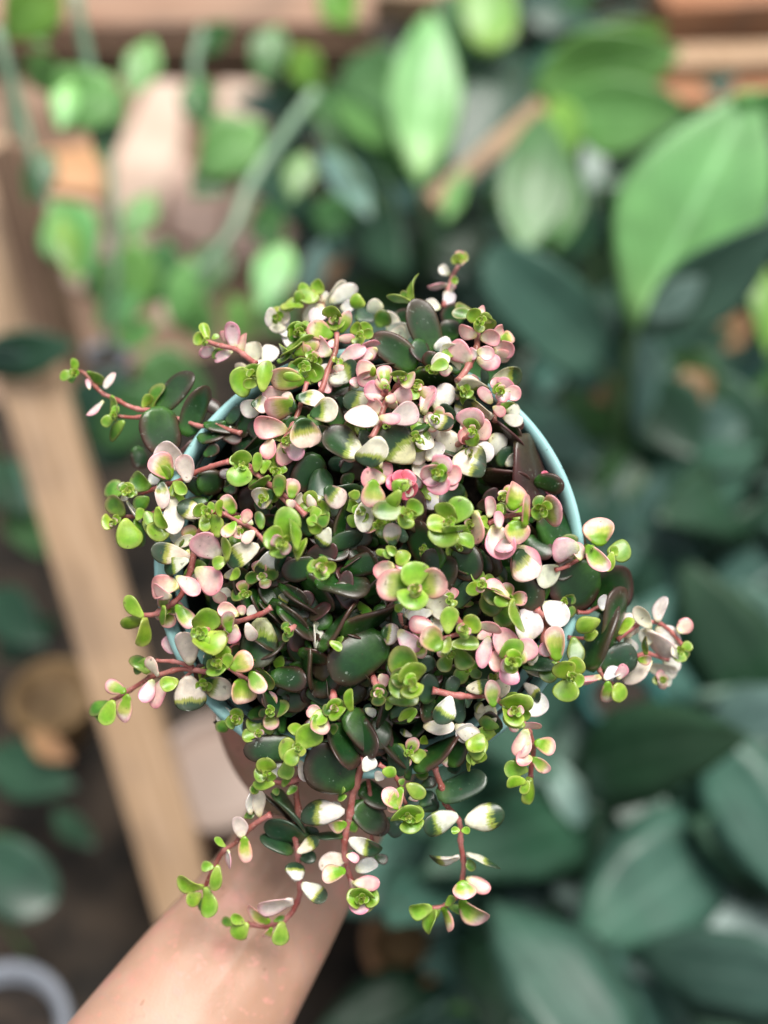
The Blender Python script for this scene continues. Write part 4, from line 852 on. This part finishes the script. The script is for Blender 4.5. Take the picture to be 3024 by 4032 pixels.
V 1040 850 770 950 190 h6; V 1100 905 1410 840 215 h6; G 1060 970 990 980 60 h6; G 1070 980 1140 965 60 h6; V 1055 1185 852 1265 72 h5; V 1110 1175 1375 1165 72 h5; g 1130 1210 1155 1305 84 h3
U 1075 1385 1095 1535 190 h7; P 1110 1365 1300 1455 120 h4; U 1060 1540 1260 1730 125 h5; g 970 1590 1115 1690 76 h3; G 940 1590 1010 1520 70 h5; G 835 1610 652 1630 135 h4; G 865 1620 785 1805 76 h4; U 920 1600 985 1785 84 h4; g 900 1620 820 1700 60 h2
S 40 300 460 330 700 340 1060 h-6
W 760 120 1000 140 130 h1; W 1020 110 1200 230 150 h2; G 1110 260 1260 300 170 h3; G 1180 400 1250 360 80 h5; G 1160 440 1200 340 70 h5; g 1010 100 860 160 100 h-3
'''
LEAVES, STEMS = [], []
def parse():
    cur = None; R = None
    for line in DATA.strip().splitlines():
        line = line.strip()
        if line.startswith('@'): cur = CROP[line[1]]; R = None; continue
        for it in line.split(';'):
            tk = it.split()
            if not tk: continue
            k = tk[0]; h = 0.0; rest = tk[1:]; hset = False
            if rest[-1][0] == 'h': h = float(rest[-1][1:]) / 1000; rest = rest[:-1]; hset = True
            v = [float(x) for x in rest]
            ox, oy, s = cur
            X = lambda a: ox + a * s
            Y = lambda a: oy + a * s
            if k == 'S' and (len(v) != 5 or (v[0] < 60 and v[4] > 300)):
                STEMS.append((v[0] * s, [(X(v[i]), Y(v[i + 1])) for i in range(1, len(v), 2)], h))
            elif k == 'R':
                R = (X(v[0]), Y(v[1]), v[2] * s, h if hset else None)
                rosette(*R)
            elif len(v) == 3:
                hh = h if hset else ((R[3] or 0.0) - .001)
                LEAVES.append(dict(k=k, b=(R[0], R[1]), t=(X(v[0]), Y(v[1])), w=v[2] * s, h=dome(R[0], R[1]) + .003 + hh, pitch=.22, ros=True))
            else:
                b, t = (X(v[0]), Y(v[1])), (X(v[2]), Y(v[3]))
                m = ((b[0] + t[0]) / 2, (b[1] + t[1]) / 2)
                LEAVES.append(dict(k=k, b=b, t=t, w=v[4] * s, h=dome(*m) + OFF[k] + h, pitch=rnd.uniform(-.2, .3), ros=False))
TIPS = []
def rosette(x, y, r, h):
    h0 = dome(x, y) + .004 + (h or 0.0)
    TIPS.append((x, y, h0))
    a0 = rnd.uniform(0, math.pi)
    up = .0011 * r / 25
    op = rnd.uniform(.75, 1.25); big = rnd.uniform(.85, 1.2); r = r * big
    for lay, (f, p, kk) in enumerate(((1.12, .30, rnd.choice('GGU')), (.86, .60, 'G'), (.58, .9, 'Y'), (.34, 1.15, 'Y'))):
        p *= op
        for s in (0, 1):
            a = a0 + lay * 1.45 + s * math.pi + rnd.uniform(-.3, .3)
            l = r * f * rnd.uniform(.9, 1.1)
            LEAVES.append(dict(k=kk, b=(x, y), t=(x + l * math.cos(a), y + l * math.sin(a)), w=l * 1.05, h=h0 + up * (lay + 1) * .7, pitch=p, ros=True, bud=True))
parse()

plant = empty('trailing_succulent', PC - NRM * .034, 'trailing succulent with pink, cream and lime leaves spilling over the turquoise pot', 'succulent')
M_STEM = None
def stem_material():
    m, N, L, B = new_mat('pink_stem')
    tc = N.new('ShaderNodeTexCoord')
    n = nd(N, 'ShaderNodeTexNoise', Scale=160.0, Detail=3.0); L.new(tc.outputs['Object'], n.inputs['Vector'])
    n2 = nd(N, 'ShaderNodeTexNoise', Scale=900.0, Detail=2.0); L.new(tc.outputs['Object'], n2.inputs['Vector'])
    c = mix_c(N, L, smooth_n(N, L, n.outputs[0], .35, .68), (.42, .11, .095), (.66, .27, .25))
    n5 = nd(N, 'ShaderNodeTexNoise', Scale=28.0, Detail=2.0); L.new(tc.outputs['Object'], n5.inputs['Vector'])
    c = mix_c(N, L, math_n(N, L, 'MULTIPLY', smooth_n(N, L, n5.outputs[0], .5, .68), .7), c, (.24, .095, .06))
    c = mix_c(N, L, smooth_n(N, L, n2.outputs[0], .6, .7), c, (.58, .34, .28))
    L.new(c, B.inputs['Base Color']); B.inputs['Roughness'].default_value = .42
    B.inputs['Subsurface Weight'].default_value = .15; B.inputs['Subsurface Scale'].default_value = .001
    b = nd(N, 'ShaderNodeBump', Strength=.3, Distance=.0002); L.new(n2.outputs[0], b.inputs['Height']); L.new(b.outputs[0], B.inputs['Normal'])
    return m
M_STEM = stem_material()
PX2M = RIM_D / FPX

def add_stem(path3, r_a, r_b, name='stem'):
    pts = catmull(path3, 6)
    n = len(pts)
    pts = [p + Vector((mnoise.noise(p * 130), mnoise.noise(p * 130 + Vector((9, 0, 0))), mnoise.noise(p * 130 + Vector((0, 9, 0))))) * .0006 for p in pts]
    rad = [r_a + (r_b - r_a) * i / (n - 1) for i in range(n)]
    o0 = pts[0]
    V, F = tube_arrays([p - o0 for p in pts], rad, 10, .30, 6)
    return link(name, mesh_np(name, V, F), M_STEM, plant, o0)
for w, pts, h in STEMS:
    P3 = [P_h(x, y, dome(x, y) - .002 + h) for x, y in pts]
    # which end is nearer to the pot's middle is the thick one
    qa, qb = rho(*pts[0]), rho(*pts[-1])
    ra = w / 2 * PX2M * .86
    add_stem(P3, ra * (1.08 if qa < qb else .85), ra * (.85 if qa < qb else 1.08))
# every growing tip inside the pot stands on a stem from the soil
for (x, y, h0) in TIPS:
    if rho(x, y) < .92:
        top = P_h(x, y, h0 - .0005)
        cx, cy = 1456.6 + (x - 1456.6) * .8 + rnd.uniform(-40, 40), 2210 + (y - 2210) * .8 + rnd.uniform(-40, 40)
        bx, by = 1456.6 + (x - 1456.6) * .66, 2210 + (y - 2210) * .66
        add_stem([P_h(bx, by, -.035), P_h(cx, cy, h0 * .3 - .012), top.lerp(P_h(cx, cy, h0 - .012), .3), top], .0014, .0009)

# smaller shoots and leaves between the ones picked out
tries = 0; made = 0
while made < 36 and tries < 2000:
    tries += 1
    a = rnd.uniform(0, 2 * math.pi); q = math.sqrt(rnd.random()) * .98
    x, y = 1456.6 + 852 * q * math.cos(a), 2210 + 852 * q * math.sin(a)
    if ((x - 1330) / 300) ** 2 + ((y - 2480) / 380) ** 2 < 1 or (x > 2050 and y < 2150 and q > .72): continue
    if min(math.hypot(x - t[0], y - t[1]) for t in TIPS) < 85: continue
    made += 1; r = rnd.uniform(18, 30); hh = rnd.uniform(-.006, -.001)
    rosette(x, y, r, hh); kk = rnd.choice(['GG', 'GG', 'UU', 'PP', 'UG', 'gg', 'gU'])
    a0 = rnd.uniform(0, 6.28)
    for j in range(rnd.choice((2, 4, 4))):
        aa = a0 + j * 1.57 + rnd.uniform(-.3, .3); l = rnd.uniform(45, 72)
        LEAVES.append(dict(k=kk[j % 2], b=(x, y), t=(x + l * math.cos(aa), y + l * math.sin(aa)), w=l * rnd.uniform(.75, 1.0), h=dome(x, y) + hh, pitch=rnd.uniform(-.1, .5), ros=True))
for i in range(200):
    a = rnd.uniform(0, 2 * math.pi); q = math.sqrt(rnd.random()) * .99
    x, y = 1456.6 + 852 * q * math.cos(a), 2210 + 852 * q * math.sin(a)
    if x > 2080 and y < 2150 and q > .76: continue
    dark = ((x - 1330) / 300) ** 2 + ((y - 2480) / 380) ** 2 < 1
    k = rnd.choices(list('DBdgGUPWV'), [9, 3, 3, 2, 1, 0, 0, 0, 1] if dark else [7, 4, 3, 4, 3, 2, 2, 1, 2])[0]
    l = rnd.uniform(45, 95); b = rnd.uniform(0, 6.28)
    LEAVES.append(dict(k=k, b=(x, y), t=(x + l * math.cos(b), y + l * math.sin(b)), w=l * rnd.uniform(.5, .85), h=dome(x, y) - rnd.uniform(.007, .012), pitch=rnd.uniform(-.3, .5), ros=False))

for i in range(60):
    a = rnd.uniform(0, 2 * math.pi); q = math.sqrt(rnd.random()) * .86
    x, y = 1456.6 + 852 * q * math.cos(a), 2210 + 852 * q * math.sin(a)
    l = rnd.uniform(90, 150); b = rnd.uniform(0, 6.28)
    LEAVES.append(dict(k=rnd.choice('DDDBd'), b=(x, y), t=(x + l * math.cos(b), y + l * math.sin(b)), w=l * rnd.uniform(.28, .7), h=dome(x, y) - rnd.uniform(.003, .008), pitch=rnd.uniform(-.2, .5), ros=False))
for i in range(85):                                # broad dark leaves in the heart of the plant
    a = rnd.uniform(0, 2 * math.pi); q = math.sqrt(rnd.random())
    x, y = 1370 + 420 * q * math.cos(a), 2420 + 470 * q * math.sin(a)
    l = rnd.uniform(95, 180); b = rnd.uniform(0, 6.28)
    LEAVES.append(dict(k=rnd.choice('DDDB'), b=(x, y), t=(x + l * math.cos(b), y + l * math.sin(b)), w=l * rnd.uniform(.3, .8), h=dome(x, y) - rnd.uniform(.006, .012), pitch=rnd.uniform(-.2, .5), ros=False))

# foliage deep in the pot, between the soil and the leaves picked out above
for i in range(430):
    a = rnd.uniform(0, 2 * math.pi); q = math.sqrt(rnd.random()) * .90
    x, y = 1456.6 + 852 * q * math.cos(a), 2210 + 852 * q * math.sin(a)
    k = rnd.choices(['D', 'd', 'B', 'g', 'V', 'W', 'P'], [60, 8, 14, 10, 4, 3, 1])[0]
    l = rnd.uniform(55, 125) if k in 'DdB' else rnd.uniform(40, 85)
    b = rnd.uniform(0, 2 * math.pi)
    hh = rnd.uniform(-.024, dome(x, y) - .013)
    LEAVES.append(dict(k=k, b=(x, y), t=(x + l * math.cos(b), y + l * math.sin(b)), w=l * rnd.uniform(.55, .8), h=hh, pitch=rnd.uniform(-.5, .7), ros=False, fill=True))

def build_leaf(d):
    k = d['k']; (bx, by), (tx, ty) = d['b'], d['t']
    lpx = max(8, math.hypot(tx - bx, ty - by)); ratio = d['w'] / lpx
    roll = rnd.uniform(-.5, .5); pitch = d['pitch']
    big = k in 'DBd' and lpx > 75
    w_px = d['w'] * 1.06 / math.cos(roll)
    nat = .72 if big else .78
    if ratio < .48:                                   # seen partly edge on
        roll = math.acos(min(1, max(.38, ratio / nat))) * rnd.choice((-1, 1)); w_px = d['w'] / math.cos(roll)
        pitch *= .4
    elif ratio > 1.08 and not d.get('bud'):           # seen end on: blade points to or from the lens
        pitch = math.acos(max(.45, 1.08 / ratio)) * (1 if (d['ros'] or k in 'GU') else -1) * .9
    ra_, rb_ = rho(bx, by), rho(tx, ty)
    if d.get('fill') and max(ra_, rb_) > .78:                     # deep leaves stay inside the wall
        if rb_ > ra_: tx, ty = 2 * bx - tx, 2 * by - ty
        k_ = .76 / max(ra_, .76)
        sx, sy = (bx - 1456.6) * (k_ - 1), (by - 2210) * (k_ - 1)
        bx, by, tx, ty = bx + sx, by + sy, tx + sx, ty + sy
    elif min(ra_, rb_) < .95 and max(ra_, rb_) > .82: d['h'] = max(d['h'], .0015)
    B = P_h(bx, by, d['h'])
    if not d.get('bud'): tx, ty = tx + (tx - bx) * .05, ty + (ty - by) * .05
    T0 = P_h(tx, ty, d['h']); ln = (T0 - B).length
    dz = ln * math.tan(pitch)
    T = P_h(tx, ty, d['h'] + dz)
    axis = T - B; Lm = axis.length
    view = (CAM - (B + T) / 2).normalized()
    y = axis.normalized(); nrm = (view - y * view.dot(y)).normalized()
    nrm = Matrix.Rotation(roll, 3, y) @ nrm
    depth = (B - CAM).dot(FWD)
    W = w_px * depth / FPX
    shape = 'round' if big else 'spoon'
    if d.get('bud'): th, cup, bend = .12, .24, .10
    elif k in 'DBd': th, cup, bend = rnd.uniform(.13, .19), rnd.uniform(-.10, .14), rnd.uniform(-.12, .10)
    elif d['ros']: th, cup, bend = rnd.uniform(.09, .13), rnd.uniform(.06, .24), rnd.uniform(-.16, .06)
    else: th, cup, bend = rnd.uniform(.08, .14), rnd.uniform(-.14, .32), (rnd.choice((-.42, .38)) if rnd.random() < .2 else rnd.uniform(-.22, .20))
    small = d.get('bud') or d.get('fill')
    rows = np.concatenate([np.linspace(0, .55, 4), .55 + .45 * np.sin(np.linspace(0, 1, 5)[1:] * math.pi / 2)]) if small else None
    V, F, A = leaf_arrays(Lm, W, th, rnd, rows=rows, cols=8 if small else 12, shape=shape, cup=cup, bend=bend, twist=rnd.uniform(-.5, .5), wav=.08)
    M = np.array(frame(y, nrm))
    return B, V @ M.T, F, A, color_attrs(k, len(V), rnd), ln * W
built = [(build_leaf(d), d) for d in LEAVES]
single = sorted([i for i, (b, d) in enumerate(built) if not d.get('fill') and not d.get('bud')], key=lambda i: -built[i][0][5])[:300]
sset = set(single)
for i in single:
    B, V, F, A, cols, _ = built[i][0]
    me = mesh_np('leaf', V, F); put_attrs(me, cols, A)
    link('leaf', me, M_LEAF, plant, B)
def merged(name, idx):
    VV, FF, AA, CC, off = [], [], [], [[] for _ in range(5)], 0
    for i in idx:
        B, V, F, A, cols, _ = built[i][0]
        VV.append(V + np.array(B - plant.location)); FF += [tuple(q + off for q in f) for f in F]; AA.append(A)
        for c, x in zip(CC, cols): c.append(x)
        off += len(V)
    me = mesh_np(name, np.concatenate(VV), FF); put_attrs(me, [np.concatenate(c) for c in CC], np.concatenate(AA))
    o = link(name, me, M_LEAF, plant); o['kind'] = 'stuff'
    return o
merged('small_leaves', [i for i in range(len(built)) if i not in sset])
print('leaves', len(built), 'stems', len(STEMS))
# ------------------------------------------------------------------ forearm and hand under the pot
def skin_material():
    m, N, L, B = new_mat('skin')
    tc = N.new('ShaderNodeTexCoord')
    n = nd(N, 'ShaderNodeTexNoise', Scale=28.0, Detail=3.0); L.new(tc.outputs['Object'], n.inputs['Vector'])
    n2 = nd(N, 'ShaderNodeTexNoise', Scale=260.0, Detail=3.0); L.new(tc.outputs['Object'], n2.inputs['Vector'])
    n3 = nd(N, 'ShaderNodeTexVoronoi', Scale=900.0); L.new(tc.outputs['Object'], n3.inputs['Vector'])
    c = mix_c(N, L, smooth_n(N, L, n.outputs[0], .3, .7), (.45, .26, .175), (.58, .355, .265))
    c = mix_c(N, L, smooth_n(N, L, n2.outputs[0], .55, .75), c, (.62, .31, .24))
    n4 = nd(N, 'ShaderNodeTexNoise', Scale=75.0, Detail=4.0); L.new(tc.outputs['Object'], n4.inputs['Vector'])
    c = mix_c(N, L, math_n(N, L, 'MULTIPLY', smooth_n(N, L, n4.outputs[0], .5, .72), .5), c, (.66, .30, .25))
    fk = nd(N, 'ShaderNodeTexNoise', Scale=330.0, Detail=0.0); L.new(tc.outputs['Object'], fk.inputs['Vector'])
    c = mix_c(N, L, math_n(N, L, 'MULTIPLY', smooth_n(N, L, fk.outputs[0], .82, .85), .4), c, (.30, .14, .08))
    vn = nd(N, 'ShaderNodeTexNoise', Scale=16.0, Detail=1.0, Distortion=1.2); L.new(tc.outputs['Object'], vn.inputs['Vector'])
    vv = math_n(N, L, 'ABSOLUTE', math_n(N, L, 'SUBTRACT', vn.outputs[0], .5))
    c = mix_c(N, L, math_n(N, L, 'MULTIPLY', smooth_n(N, L, vv, .03, .0), .10), c, (.38, .30, .30))
    L.new(c, B.inputs['Base Color']); B.inputs['Roughness'].default_value = .48
    B.inputs['Subsurface Weight'].default_value = .25
    B.inputs['Subsurface Radius'].default_value = (1.0, .35, .18); B.inputs['Subsurface Scale'].default_value = .004
    b = nd(N, 'ShaderNodeBump', Strength=.18, Distance=.0003); L.new(n3.outputs['Distance'], b.inputs['Height'])
    b2 = nd(N, 'ShaderNodeBump', Strength=.2, Distance=.0006); L.new(n2.outputs[0], b2.inputs['Height']); L.new(b.outputs[0], b2.inputs['Normal'])
    L.new(b2.outputs[0], B.inputs['Normal'])
    return m
M_SKIN = skin_material()
SEC = [  # preview px of the centre, depth, half width, half thickness, tendon relief
 (190, 2560, .398, .0400, .034, 0), (300, 2380, .408, .0385, .032, 0), (405, 2220, .420, .0355, .029, .1), (478, 2110, .429, .0330, .026, .35), (548, 2010, .438, .0302, .0225, .7),
 (608, 1915, .446, .0281, .0198, 1), (655, 1830, .453, .0270, .0185, 1), (688, 1750, .459, .0285, .0180, .8), (708, 1680, .466, .0330, .0165, .4), (725, 1600, .473, .0375, .0150, .1),
 (745, 1530, .477, .0400, .0135, 0), (765, 1470, .478, .0400, .0118, 0)]
ctr = catmull([atd(x, y, d) for x, y, d, *_ in SEC], 5)
par = np.array([s[3:] for s in SEC]); tt = np.linspace(0, len(SEC) - 1, len(ctr))
hw = np.interp(tt, range(len(SEC)), par[:, 0]); ht = np.interp(tt, range(len(SEC)), par[:, 1]); rl = np.interp(tt, range(len(SEC)), par[:, 2])
NS = 48; AV, AF = [], []
arm0 = ctr[0]
for i, c in enumerate(ctr):
    d = (ctr[min(i + 1, len(ctr) - 1)] - ctr[max(i - 1, 0)]).normalized()
    v = (CAM - c).normalized(); n = (v - d * v.dot(d)).normalized(); s = d.cross(n)       # s points to the right of the picture
    for j in range(NS):
        a = 2 * math.pi * j / NS
        cx, sy = math.cos(a), math.sin(a)
        x = abs(cx) ** .9 * (1 if cx > 0 else -1); z = abs(sy) ** .85 * (1 if sy > 0 else -1)
        rel = 0
        if sy > 0:
            rel = rl[i] * (.0022 * math.exp(-((x - .02) / .13) ** 2) + .0013 * math.exp(-((x - .36) / .10) ** 2) - .0026 * math.exp(-((x + .30) / .17) ** 2) - .0010 * math.exp(-((x - .2) / .08) ** 2))
        AV.append(c + s * (x * hw[i]) + n * (z * ht[i] + rel) - arm0)
for i in range(len(ctr) - 1):
    for j in range(NS):
        k = (j + 1) % NS; AF.append((i * NS + j, i * NS + k, (i + 1) * NS + k, (i + 1) * NS + j))
AF.append(tuple(range(NS - 1, -1, -1))); AF.append(tuple((len(ctr) - 1) * NS + j for j in range(NS)))
def add_finger(pts, r0_, r1_):
    P = catmull([atd(*p) for p in pts], 6); n = len(P)
    P.append(P[-1] + (P[-1] - P[-2]).normalized() * r1_ * .6)
    rad = [r0_ + (r1_ - r0_) * i / (n - 1) for i in range(n)]; rad[-1] *= .92; rad.append(r1_ * .55)
    V, F = tube_arrays([p - arm0 for p in P], rad, 14)
    off = len(AV); AV.extend(V); AF.extend(tuple(q + off for q in f) for f in F)
    return P
tips = []
tips.append(add_finger(((650,1480,.476),(640,1380,.475),(632,1290,.474),(635,1215,.4735)), .0092, .0072))
tips.append(add_finger(((725,1480,.477),(728,1370,.475),(728,1250,.474),(732,1140,.4735)), .0096, .0076))
tips.append(add_finger(((800,1480,.477),(812,1370,.475),(820,1260,.474),(822,1160,.4735)), .0092, .0074))
tips.append(add_finger(((870,1490,.475),(888,1400,.475),(900,1320,.474),(905,1250,.4735)), .0080, .0064))
tips.append(add_finger(((640,1700,.464),(575,1655,.462),(530,1580,.457),(508,1490,.448),(512,1410,.437)), .0135, .0082))   # thumb up the wall of the pot
me = mesh_np('person', AV, AF)
arm = link('person', me, M_SKIN, None, arm0)
md = arm.modifiers.new('fuse', 'REMESH'); md.mode = 'VOXEL'; md.voxel_size = .0013; md.use_smooth_shade = True
md = arm.modifiers.new('relax', 'SMOOTH'); md.factor = .5; md.iterations = 10
tag(arm, 'bare forearm and hand reaching in from the lower left, holding the turquoise pot from below', 'person')
M_NAIL = noise_mat('nail', (.62, .40, .34), (.70, .48, .42), scale=50, rough=.25, bump=.02, dist=.0002)
tp = tips[-1]
d = (tp[-1] - tp[-6]).normalized(); out = (tp[-3] - PC); out = (out - NRM * out.dot(NRM)); out = (out - d * out.dot(d)).normalized(); sd = d.cross(out)
NV, NF = [], []
for i in range(7):
    for j in range(7):
        u, v = i / 6 * 2 - 1, j / 6 * 2 - 1
        q = math.sqrt(max(0, 1 - (v * .75) ** 2))
        NV.append(tp[-3] + d * (u * .0058 * (1 - .12 * v * v)) + sd * (v * .0054) + out * (.0080 * q * (1 - .06 * (u > .6))) - arm0)
for i in range(6):
    for j in range(6): NF.append((i * 7 + j, (i + 1) * 7 + j, (i + 1) * 7 + j + 1, i * 7 + j + 1))
nail = link('thumbnail', mesh_np('thumbnail', NV, NF), M_NAIL, arm)
sm = nail.modifiers.new('solid', 'SOLIDIFY'); sm.thickness = .0006
